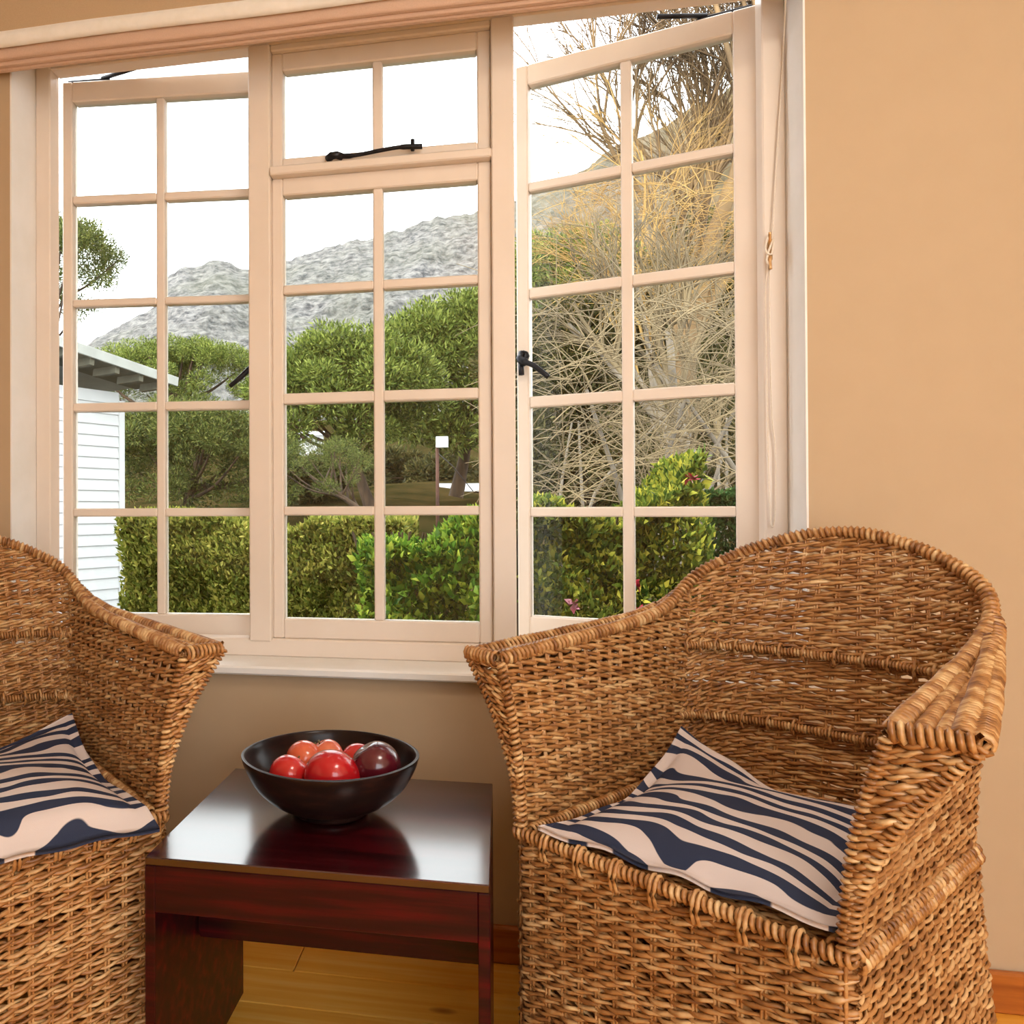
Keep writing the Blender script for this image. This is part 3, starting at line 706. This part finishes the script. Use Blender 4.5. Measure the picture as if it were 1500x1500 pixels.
def vnoise(x, y, seed=0):
    r = np.random.default_rng(seed); t = np.zeros_like(x)
    for k in range(7):
        f = 1.9 ** k; a, b, c, d = r.uniform(0, 6.28, 4); ang = r.uniform(0, 3.14)
        xr = x * np.cos(ang) + y * np.sin(ang); yr = -x * np.sin(ang) + y * np.cos(ang)
        t += (np.sin(xr * f + a + 1.3 * np.sin(yr * f * .7 + b)) * np.sin(yr * f * 1.1 + c + np.sin(xr * f * .6 + d))) / f ** .9
    return t
# garden ground and the hillside behind it
xs = np.linspace(-1, 1, 90); ys = np.r_[np.linspace(D + TH, 12, 20), np.geomspace(13, 1300, 60)]
Xg, Yg = np.meshgrid(xs, ys, indexing='ij'); Xw = Xg * (6 + Yg * 1.3)
Zg = -.45 + .085 * np.clip(Yg - 9, 0, None) ** 1.02 + .00002 * Yg ** 2 + .1 * vnoise(Xw * .3, Yg * .3, 2) * np.clip((Yg - 6) / 10, 0, 3)
n = len(ys); i, j = np.meshgrid(np.arange(len(xs) - 1), np.arange(n - 1), indexing='ij'); a = (i * n + j).ravel()
gr = mesh_obj('ground', np.c_[Xw.ravel(), Yg.ravel(), Zg.ravel()], np.stack([a, a + n, a + n + 1, a + 1], 1), M_lawn, None, True)
struct(gr)['label'] = 'rough garden ground rising to the hillside beyond the hedge'
def ground_z(x, y): return -.45 + .085 * max(y - 9, 0) ** 1.02 + .00002 * y * y
# mountain: ridge line measured as bearings and elevation angles
ridge = [(-300, 640), (-60, 575), (108, 516), (150, 492), (200, 464), (228, 450), (243, 408), (262, 392), (300, 384), (332, 381), (362, 394), (392, 386), (420, 381), (500, 359), (560, 345), (620, 326), (700, 309), (760, 290), (860, 246), (900, 216), (960, 190), (1020, 156), (1075, 130), (1200, 80), (1500, 20)]
RD = 1500.0
rb = np.array([math.atan2(ray(px, py)[0], ray(px, py)[1]) for px, py in ridge]); re_ = np.array([ray(px, py)[2] / math.hypot(*ray(px, py)[:2]) for px, py in ridge])
nb, nv = 420, 130
B = np.linspace(rb[0], rb[-1], nb); E_ = np.interp(B, rb, re_)
tv = np.linspace(0, 1, nv)
Bm, Tm = np.meshgrid(B, tv, indexing='ij'); Em = np.interp(Bm, rb, re_)
dist = 820 + (RD - 820) * Tm ** 1.1
crag = vnoise(Bm * 26, Tm * 9, 5); crag2 = vnoise(Bm * 90, Tm * 30, 6)
dist = dist + (16 * crag + 7 * crag2) * np.clip(4 * Tm * (1.02 - Tm), 0, 1)
zr = HC + Em * RD
hz = 60 + (zr - 60) * Tm ** 1.25 + (vnoise(Bm * 60, Tm * 0, 9) * 4 + vnoise(Bm * 200, Tm * 0, 10) * 2) * Tm
V = np.c_[(np.sin(Bm) * dist).ravel(), (np.cos(Bm) * dist).ravel(), hz.ravel()]
back = np.c_[np.sin(B) * RD * 1.3, np.cos(B) * RD * 1.3, np.full(nb, 0)]
i, j = np.meshgrid(np.arange(nb - 1), np.arange(nv - 1), indexing='ij'); a = (i * nv + j).ravel()
F = np.stack([a, a + nv, a + nv + 1, a + 1], 1)
k = np.arange(nb - 1); F = np.vstack([F, np.stack([k * nv + nv - 1, (k + 1) * nv + nv - 1, nb * nv + k + 1, nb * nv + k], 1)])
mt = mesh_obj('mountain', np.vstack([V, back]), F, M_mount, None, True); struct(mt)['label'] = 'pale grey rocky mountain ridge behind the trees'

# foliage: every leaf a small folded blade
def leaves(C, length, width, dirs=None, up=.3, tone_amp=.5, rng=RNG, fold=.25):
    n = len(C); d = rng.normal(size=(n, 3)) if dirs is None else dirs + rng.normal(size=(n, 3)) * .55
    d[:, 2] += up; d = unit(d); s = unit(np.cross(d, rng.normal(size=(n, 3)))); nn = np.cross(d, s)
    L = length * rng.uniform(.6, 1.25, (n, 1)); Wd = width * rng.uniform(.7, 1.2, (n, 1))
    V = np.stack([C, C + d * L * .45 + s * Wd * .5 + nn * Wd * fold, C + d * L, C + d * L * .45 - s * Wd * .5 + nn * Wd * fold], 1).reshape(-1, 3)
    F = np.arange(n * 4).reshape(n, 4)
    T = np.repeat(np.clip(rng.normal(.5, tone_amp * .5, n), 0, 1), 4)
    return V, F, T
def s2f(r, g, b): return tuple(.8 * q for q in s2l(r, g, b))
def mat_leaf(name, dark, mid, light, rough=.5, trans=.3, spec=.15):
    m, nt, out = new_mat(name)
    at = nt.nodes.new('ShaderNodeAttribute'); at.attribute_name = 'tone'
    cr = nt.nodes.new('ShaderNodeValToRGB'); el = cr.color_ramp.elements
    el[0].position = .1; el[0].color = (*s2f(*dark), 1); el[1].position = .95; el[1].color = (*s2f(*light), 1); k = el.new(.5); k.color = (*s2f(*mid), 1)
    lnk(nt, at.outputs['Fac'], cr.inputs[0])
    p = nt.nodes.new('ShaderNodeBsdfPrincipled'); lnk(nt, cr.outputs[0], p.inputs['Base Color']); p.inputs['Roughness'].default_value = rough; p.inputs['Specular IOR Level'].default_value = spec
    t = nt.nodes.new('ShaderNodeBsdfTranslucent'); lnk(nt, cr.outputs[0], t.inputs[0])
    mx = nt.nodes.new('ShaderNodeMixShader'); mx.inputs[0].default_value = trans; lnk(nt, p.outputs[0], mx.inputs[1]); lnk(nt, t.outputs[0], mx.inputs[2]); lnk(nt, mx.outputs[0], out.inputs[0])
    return m
L_pine = mat_leaf('pine_needles', (68, 82, 34), (114, 130, 56), (168, 178, 90))
L_pine2 = mat_leaf('dark_pine_needles', (58, 70, 32), (96, 108, 50), (142, 146, 78))
L_hedge = mat_leaf('fine_hedge_leaf', (92, 106, 44), (146, 154, 66), (206, 196, 104))
L_broad = mat_leaf('broad_hedge_leaf', (50, 90, 32), (112, 156, 54), (196, 208, 84), rough=.35)
L_gold = mat_leaf('golden_shrub_leaf', (60, 84, 36), (124, 142, 56), (214, 204, 84), rough=.4)
L_olive = mat_leaf('olive_scrub_leaf', (50, 54, 30), (84, 84, 46), (122, 112, 66))
L_ivy = mat_leaf('dark_ivy_leaf', (34, 58, 28), (62, 92, 48), (100, 130, 72), rough=.35)
M_bark = mat_noise('brown_bark', s2l(70, 52, 38), s2l(120, 94, 70), 6, (1, 1, .3), rough=.9, bump=.4, bump_d=.03)
M_grey = mat_noise('grey_bark', s2l(120, 108, 94), s2l(182, 168, 150), 5, (1, 1, .4), rough=.85, bump=.4, bump_d=.02)
M_twig = mat_noise('tan_twig', s2l(112, 94, 66), s2l(182, 158, 116), 1.2, rough=.8)
M_dtwig = mat_noise('brown_twig', s2l(120, 92, 60), s2l(176, 140, 92), 1.2, rough=.8)
M_gold = mat_noise('golden_twig', s2l(190, 140, 66), s2l(232, 190, 110), 1.5, rough=.8)

def ball(n, c, r, rng=RNG, shell=.55):
    d = unit(rng.normal(size=(n, 3))); q = rng.uniform(shell ** 3, 1, (n, 1)) ** (1 / 3)
    return np.asarray(c) + d * q * np.asarray(r), d
def pine(label, px, py, wpx, hpx, Y, trunk_px, mat, npuff=90, per=230, group='pine trees on the slope', lean=0.0, name='umbrella_pine', rng=RNG, low=.15):
    """Umbrella pine: flat-bottomed dome of needle puffs on forking limbs. px,py is the dome's middle, wpx,hpx its half sizes."""
    k = Y / FPX / CM[2][1]; c = on_y(px, py, Y); rx, rz = wpx * k, hpx * k; ry = min(rx * .8, 1.7)
    tx = bearing(trunk_px, Y); base = np.array([tx, Y, ground_z(tx, Y)])
    root = tag(empty(name, tuple(base)), label, 'tree', group)
    S_ = Soup(); puffs = []
    for q in range(npuff):
        a = rng.uniform(0, 6.283); rr = math.sqrt(rng.uniform(0, 1)); zz = math.sqrt(max(0, 1 - rr * rr))
        z = zz * rng.uniform(.55, 1.0) if rng.uniform() < .75 else rng.uniform(-low, .3)
        puffs.append(c + np.array([rx * rr * math.cos(a), ry * rr * math.sin(a), rz * z]))
    puffs = np.array(puffs); pr_ = min(rx, 1.3 * rz) * rng.uniform(.16, .26, npuff)
    for q, r_ in zip(puffs, pr_):
        C, dd = ball(per, q, (r_, r_, r_ * .75), rng, .3)
        V, F, T = leaves(C, r_ * .30, r_ * .085, dd, .35, .6, rng); S_.add(V - base, F, T)
    o = S_.build('foliage', mat, root, False)
    top = c + np.array([0, 0, -rz * .35])
    tr = smooth_pts([base, base + (top - base) * .4 + np.array([lean * rx, 0, 0]), base + (top - base) * .75 + np.array([lean * rx * .6, 0, 0]), top], 24) - base
    rt = max(.06, rx * .055); V, F = tube(tr, np.linspace(rt * 1.3, rt * .5, 24), sides=8); mesh_obj('trunk', V, F, M_bark, root, True)
    for q in range(16):
        t = rng.uniform(.45, .98); st = tr[int(t * 23)]; en = puffs[rng.integers(npuff)] - base
        md = (st + en) / 2 + np.array([0, 0, -abs(en[0] - st[0]) * .12])
        V, F = tube(smooth_pts([st, md, en], 12), np.linspace(rt * .45, rt * .12, 12), sides=5); mesh_obj('branch', V, F, M_bark, root, True)
    return root
pine('flat-topped umbrella pine rising over the roof of the weatherboard house', 250, 556, 165, 58, 34, 290, L_pine, 170, 330, low=.35)
pine('low green pine in front of the flat-topped umbrella pine', 285, 672, 150, 84, 19, 262, L_pine2, 170, 330, low=.7)
pine('broad round-topped pine beside the utility pole', 505, 600, 135, 108, 23.5, 545, L_pine, 180, 330, low=.45)
pine('tallest round-topped pine in front of the cliffs', 690, 575, 150, 130, 29, 668, L_pine, 200, 330, low=.5)
pine('small leaning pine showing its brown limbs below the round-topped pines', 470, 690, 90, 46, 16.5, 540, L_pine2, 60, 240, low=.6, lean=.3)
pine('green pine behind the tangle of bare twigs', 830, 440, 105, 95, 36, 840, L_pine, 120, 300, low=.6)
pine('dark evergreen with drooping twigs rising above the weatherboard house', 66, 392, 120, 74, 14, 40, L_pine2, 130, 260, name='evergreen_tree', low=.8)

# hedge and shrubs just outside the window
def shrub(name, label, cat, x0, x1, y0, y1, z0, ztop, n, length, width, mat, bumps=.12, group=None, seed=1, stems=14):
    rng = np.random.default_rng(seed); base = np.array([(x0 + x1) / 2, (y0 + y1) / 2, z0])
    root = tag(empty(name, tuple(base)), label, cat, group)
    X = rng.uniform(x0, x1, n); t = rng.uniform(0, 1, n)
    top = np.array([ztop(x) for x in X]) + bumps * vnoise(X * 4, X * 0 + 3, seed) * .4
    # most leaves on the facing side and the top, the rest inside
    Yv = np.where(t < .62, y0 + np.abs(rng.normal(0, .10, n)), rng.uniform(y0, y1, n)); Zv = np.where(t < .62, z0 + (top - z0) * rng.uniform(0, 1, n), top - np.abs(rng.normal(0, .07, n)))
    Yv = Yv + bumps * vnoise(X * 5, Zv * 5, seed + 3) * .6
    C = np.c_[X, Yv, Zv]; out = np.tile([0, -1., .6], (n, 1))
    V, F, T = leaves(C, length, width, out, .2, .55, rng); S_ = Soup(); S_.add(V - base, F, T); S_.build('foliage', mat, root, False)
    for q in range(stems):
        x = rng.uniform(x0, x1); zt = ztop(x) * .95
        P = smooth_pts([(x, (y0 + y1) / 2, z0 - .1), (x + rng.normal(0, .05), (y0 + y1) / 2, (z0 + zt) / 2), (x + rng.normal(0, .12), y0 + .2, zt)], 10) - base
        V, F = tube(P, np.linspace(.018, .006, 10), sides=5); mesh_obj('stem', V, F, M_bark, root, True)
    return root
HY = 4.6
xa, xb, xc, xd = bearing(178, HY), bearing(575, HY), bearing(735, HY), bearing(1020, HY)
shrub('clipped_hedge', 'fine-leaved olive green hedge running past the weatherboard house', 'hedge', xa, xb + .06, HY, HY + .9, -.5, lambda x: elev(400, 766, HY), 80000, .050, .021, L_hedge, seed=3)
shrub('broadleaf_shrub', 'bright broad-leaved shrub between the fine hedge and the flowering shrub', 'shrub', xb - .04, xc - .02, HY - .80, HY - .14, -.5, lambda x: elev(640, 764, HY), 15000, .062, .032, L_broad, bumps=.2, seed=5)
fsh = shrub('flowering_shrub', 'golden-green shrub with a few pink flowers under the bare tree', 'shrub', xc + .12, xd, HY - .3, HY + .8, -.5, lambda x: elev(850, 742, HY) + .22 * max(0, (x - bearing(930, HY)) / (xd - bearing(930, HY))), 26000, .060, .030, L_gold, bumps=.2, seed=7)
shrub('ivy_clump', 'dark ivy clump rising beside the flowering shrub', 'ivy', bearing(1040, HY + .95), bearing(1190, HY + .95), HY + .95, HY + 1.3, -.5, lambda x: elev(1050, 715, HY), 11000, .05, .04, L_ivy, seed=9, stems=4)
M_pink = mat_noise('pink_petal', s2l(226, 90, 120), s2l(246, 170, 186), 30, rough=.5)
M_red = mat_noise('red_petal', s2l(180, 20, 50), s2l(214, 50, 80), 30, rough=.5)
for px, py, mt_ in ((840, 884, M_pink), (932, 858, M_red), (935, 893, M_red), (1012, 700, M_red)):
    c = on_y(px, py, HY - .48) - np.array(fsh.location); S_ = Soup()
    for q in range(9):
        C = np.array([c]); d = unit(RNG.normal(size=(1, 3)) + [[0, -1.2, .3]]); V, F, T = leaves(C, .045, .035, d, 0, .2); S_.add(V, F, T)
    S_.build('flower', mt_, fsh, False)
# scrub mass behind the twigs
def scrub(label, px, py, wpx, hpx, Y, n, mat, leaf=.12, seed=1):
    rng = np.random.default_rng(seed); k = Y / FPX / CM[2][1]; c = on_y(px, py, Y); base = np.array([c[0], c[1], ground_z(c[0], c[1])])
    root = tag(empty('scrub_bush', tuple(base)), label, 'bush', 'scrub bushes behind the bare trees'); S_ = Soup()
    for q in range(40):
        p0, dd = ball(1, c, (wpx * k, 1.6, hpx * k), rng, .2); r_ = rng.uniform(.25, .5) * min(wpx, hpx) * k
        C, d2 = ball(n // 40, p0[0], (r_, r_, r_), rng, .4); V, F, T = leaves(C, leaf, leaf * .35, d2, .2, .5, rng); S_.add(V - base, F, T)
    S_.build('foliage', mat, root, False)
    for q in range(5):
        e2 = np.array([rng.uniform(-.6, .6) * wpx * k, rng.normal(0, .4), c[2] - base[2]])
        V, F = tube(smooth_pts([(0, 0, -.2), e2 * [.3, .3, .5], e2], 10), np.linspace(.07, .02, 10), sides=5); mesh_obj('stem', V, F, M_bark, root, True)
scrub('olive scrub bush between the utility pole and the round-topped pines', 620, 700, 90, 45, 40, 16000, L_olive, .3, seed=25)
scrub('brownish scrub bush under the broad round-topped pine', 440, 715, 70, 36, 27, 12000, L_olive, .25, seed=26)
scrub('olive scrub bush behind the forked bare tree', 860, 590, 125, 170, 20, 60000, L_olive, leaf=.17, seed=21)
scrub('wide olive scrub bush behind the thick grey trunk', 1010, 560, 130, 210, 25, 60000, L_olive, leaf=.2, seed=22)

# bare winter trees: recursive limbs, each limb tapering, twigs gathered per tree
def bare_tree(label, base_px, Y, height, spread, seed, twig_mat, levels=5, r0=.11, lean=0.0, nlimb=4, fan=1.0, mat=None):
    rng = np.random.default_rng(seed); x = bearing(base_px, Y); base = np.array([x, Y, ground_z(x, Y)])
    root = tag(empty('bare_tree', tuple(base)), label, 'tree', 'bare winter trees'); tw = Soup()
    def limb(p, d, L, r, lev):
        n = 7 if lev < 3 else 6; pts = [p]; dd = d.copy()
        for q in range(n):
            dd = unit(dd + rng.normal(0, .13, 3) * [1, .3, 1] + np.array([0, 0, .05 if lev < 3 else -.03])); pts.append(pts[-1] + dd * L / n)
        pts = np.array(pts); V, F = tube(pts, np.linspace(r, r * .55 if lev < levels else r * .3, n + 1), sides=8 if lev == 0 else (5 if lev < 3 else 3))
        if lev == 0: mesh_obj('trunk', V, F, mat or M_grey, root, True)
        elif lev == 1: mesh_obj('branch', V, F, mat or M_grey, root, True)
        else: tw.add(V, F, .5)
        if lev >= levels: return
        m = nlimb + (1 if lev > 1 else 0)
        for q in range(m):
            t = rng.uniform(.35, 1.0) if lev else rng.uniform(.5, 1.0); i = min(n, int(t * n)); a = rng.uniform(0, 6.283)
            side = unit(np.cross(dd, rng.normal(size=3))); ang = rng.uniform(.35, .95) * spread
            nd = dd * math.cos(ang) + side * math.sin(ang) + np.array([0, 0, .2]); nd[1] *= .35; nd = unit(nd)
            limb(pts[i], nd, L * rng.uniform(.6, .85), r * rng.uniform(.42, .6), lev + 1)
    limb(np.zeros(3) + [0, 0, -.1], unit(np.array([lean, 0, 1.])), height * .42, r0, 0)
    o = tw.build('twigs', twig_mat, root); o['kind'] = 'stuff'; return root
bare_tree('bare tree with the thickest grey trunk', 1052, 10.6, 6.4, .8, 31, M_twig, 5, .14, -.05, 3)
bare_tree('bare tree with a slim pale trunk in front of the scrub', 906, 9.0, 3.8, .9, 32, M_twig, 5, .07, .05, 3)
bare_tree('tall golden-twigged bare tree reaching above the ridge', 985, 16.5, 16.5, .55, 33, M_dtwig, 5, .24, .03, 5, mat=M_dtwig)
bare_tree('golden-twigged bare tree leaning over the green pine', 1010, 14.2, 8.0, .8, 34, M_gold, 5, .10, -.25, 3)
# arching twig thicket
def thicket(label, x0px, x1px, Y, n, zlo_px, zhi_px, mat, seed):
    rng = np.random.default_rng(seed); S_ = Soup(); xm = bearing((x0px + x1px) / 2, Y); base = np.array([xm, Y, ground_z(xm, Y)])
    root = tag(empty('twig_thicket', tuple(base)), label, 'shrub', 'leafless thickets')
    for q in range(n):
        px = rng.uniform(x0px, x1px); py = rng.uniform(zhi_px, zlo_px); y = Y + rng.uniform(-.4, .4); p = on_y(px, py, y)
        L = rng.uniform(.4, 1.15); a = rng.normal(1.2, .7) * rng.choice([-1, 1]); d = np.array([math.sin(a), rng.normal(0, .15), math.cos(a)]); pts = [p]
        for k in range(7):
            d = unit(d + np.array([rng.normal(0, .1), 0, -.10])); pts.append(pts[-1] + d * L / 7)
        V, F = tube(np.array(pts) - base, np.linspace(.007, .0025, 8), sides=3); S_.add(V, F, rng.uniform())
    o = S_.build('twigs', mat, root); o['kind'] = 'stuff'
    for q in range(6):
        x = bearing(rng.uniform(x0px, x1px), Y); V, F = tube(smooth_pts([(x - xm, 0, -.2), (x - xm + rng.normal(0, .1), 0, 1.2), (x - xm + rng.normal(0, .3), .1, 2.4)], 12), np.linspace(.035, .015, 12), sides=5); mesh_obj('stem', V, F, M_grey, root, True)
thicket('leafless thicket of arching tan twigs over the flowering shrub', 800, 1130, 7.0, 380, 740, 440, M_twig, 41)
thicket('upper thicket of golden twigs behind the thick grey trunk', 820, 1130, 12.4, 300, 440, 260, M_gold, 42)

# weatherboard house beyond the hedge
M_board = mat_noise('white_board_paint', (.9, .92, .92), (1, 1, 1), 3, rough=.6)
M_fascia = mat_noise('pale_grey_fascia', s2l(196, 198, 190), s2l(214, 216, 208), 4, rough=.6)
M_soffit = mat_noise('grey_green_soffit', s2l(122, 120, 100), s2l(146, 142, 122), 5, rough=.8)
hd = np.array([math.sin(.455), math.cos(.455)]); hn = np.array([hd[1], -hd[0]])
hc = np.array([bearing(180, 9.0), 9.0])
hs = tag(empty('weatherboard_house', (hc[0], hc[1], -.5), math.atan2(hd[1], hd[0])), 'white weatherboard house corner with an overhanging pale roof', 'house')
# own frame: x along the wall (away from us), -y out of the wall towards the view, z up
def hbox(name, lo, hi, mat, bev=.004, rot=None):
    o = box(name, lo, hi, mat, hs, bev)
    if rot is not None: o.rotation_euler = rot
    return o
hbox('wall', (-4.5, .02, 0), (-.04, 3.0, 2.75), M_board, 0)
p_ = .128; zz_ = .02
bproto = None
while zz_ < 2.72:
    if bproto is None:
        bm = bmesh.new(); vs = [bm.verts.new(v) for v in ((-4.5, -.022, 0), (-.06, -.022, 0), (-.06, -.004, p_ + .01), (-4.5, -.004, p_ + .01), (-4.5, .02, 0), (-.06, .02, 0), (-.06, .02, p_ + .01), (-4.5, .02, p_ + .01))]
        for f_ in ((0, 1, 2, 3), (4, 7, 6, 5), (0, 4, 5, 1), (3, 2, 6, 7), (1, 5, 6, 2), (0, 3, 7, 4)): bm.faces.new([vs[q] for q in f_])
        bproto = bm_obj('weatherboard', bm, M_board, hs); bproto.location = (0, 0, zz_)
    else:
        c = bproto.copy(); link(c, hs); c.location = (0, 0, zz_)
    zz_ += p_
hbox('corner_trim', (-.07, -.03, 0), (.01, .10, 2.75), M_board)
rt_ = math.radians(8.0)
roof = hbox('roof', (-5.0, -.42, 0), (.46, 3.2, .05), M_fascia, .006, (0, rt_, 0)); roof.location = (0, 0, 3.06)
fa = hbox('fascia_board', (-5.0, -.45, -.05), (.48, -.42, .06), M_fascia, .004, (0, rt_, 0)); fa.location = (0, 0, 3.06)
so = hbox('soffit', (-5.0, -.42, -.03), (.44, .3, -.002), M_soffit, 0, (0, rt_, 0)); so.location = (0, 0, 3.06)
for q in range(9):
    ra_ = hbox('rafter_tail', (.28 - q * .34, -.40, -.12), (.34 - q * .34, .02, -.03), M_soffit, .004, (0, rt_, 0)); ra_.location = (0, 0, 3.06)
# white-roofed houses glimpsed between the pines
M_hw = mat_noise('white_render', s2l(232, 232, 230), s2l(244, 244, 242), .5, rough=.8)
M_hb = mat_noise('brown_render', s2l(120, 84, 62), s2l(150, 108, 82), .6, rough=.8)
M_hr = mat_noise('pale_sheet_roof', s2l(206, 208, 212), s2l(232, 233, 236), .6, (6, 1, 1), rough=.45)
M_hg = mat_noise('dark_window_glass', (.02, .022, .03), (.05, .055, .06), 2, rough=.1)
def far_house(label, px, py, wpx, hpx, Y, wm, rz=0):
    k = Y / FPX / CM[2][1]; c = on_y(px, py, Y); w, h_ = wpx * k, hpx * k; d_ = w * .8
    o = tag(empty('hillside_house', (c[0], c[1], c[2] - h_), rz), label, 'house', 'houses between the pines')
    box('wall', (-w, 0, -2), (w, d_, h_ * 1.3), wm, o, .01)
    bm = bmesh.new(); e_ = w * .12; vs = [bm.verts.new(v) for v in ((-w - e_, -e_, h_ * 1.25), (w + e_, -e_, h_ * 1.25), (w + e_, d_ + e_, h_ * 1.25), (-w - e_, d_ + e_, h_ * 1.25), (-w - e_, d_ / 2, h_ * 2.0), (w + e_, d_ / 2, h_ * 2.0))]
    for f_ in ((0, 1, 5, 4), (2, 3, 4, 5), (0, 4, 3), (1, 2, 5), (0, 3, 2, 1)): bm.faces.new([vs[q] for q in f_])
    bm_obj('roof', bm, M_hr, o)
    for q in (-.55, 0, .55):
        wf = box('window', (q * w - w * .2, -.03, h_ * .12), (q * w + w * .2, .02, h_ * .98), M_hw, o, .005)
        box('pane', (q * w - w * .16, -.05, h_ * .2), (q * w + w * .16, -.028, h_ * .9), M_hg, wf, 0)
far_house('brown-walled house with a pale roof beside the utility pole', 684, 724, 34, 16, 34, M_hb, .2)
far_house('white house glimpsed under the broad round-topped pine', 470, 726, 26, 10, 48, M_hw, -.2)
far_house('small white house high between the pine limbs', 455, 640, 18, 9, 90, M_hw, .1)
far_house('white house beyond the low green pine', 318, 716, 14, 8, 60, M_hw, .1)
far_house('white house above the umbrella pine limbs', 345, 606, 16, 7, 120, M_hw, -.1)
# utility pole with a white box
k = 16.0; c = on_y(641, 745, k); t_ = on_y(641, 652, k)
up = tag(empty('utility_pole', (c[0], c[1], ground_z(c[0], c[1]))), 'thin brown utility pole carrying a small white box', 'pole'); gz = up.location.z
M_pole = mat_noise('creosoted_pole', s2l(80, 44, 32), s2l(110, 66, 48), 8, (1, 1, .2), rough=.8)
part_tube('post', [(0, 0, -.2), (0, 0, (t_[2] - gz) * .5), (0, 0, t_[2] - gz)], .035, M_pole, up)
box('meter_box', (-.02, -.12, t_[2] - gz - .06), (.22, -.03, t_[2] - gz + .16), M_board, up, .01)
part_tube('stay_wire', [(0, -.02, t_[2] - gz - .15), (.3, 0, t_[2] - gz - .42), (.72, 0, t_[2] - gz - .95)], .009, M_iron, up, sides=5)
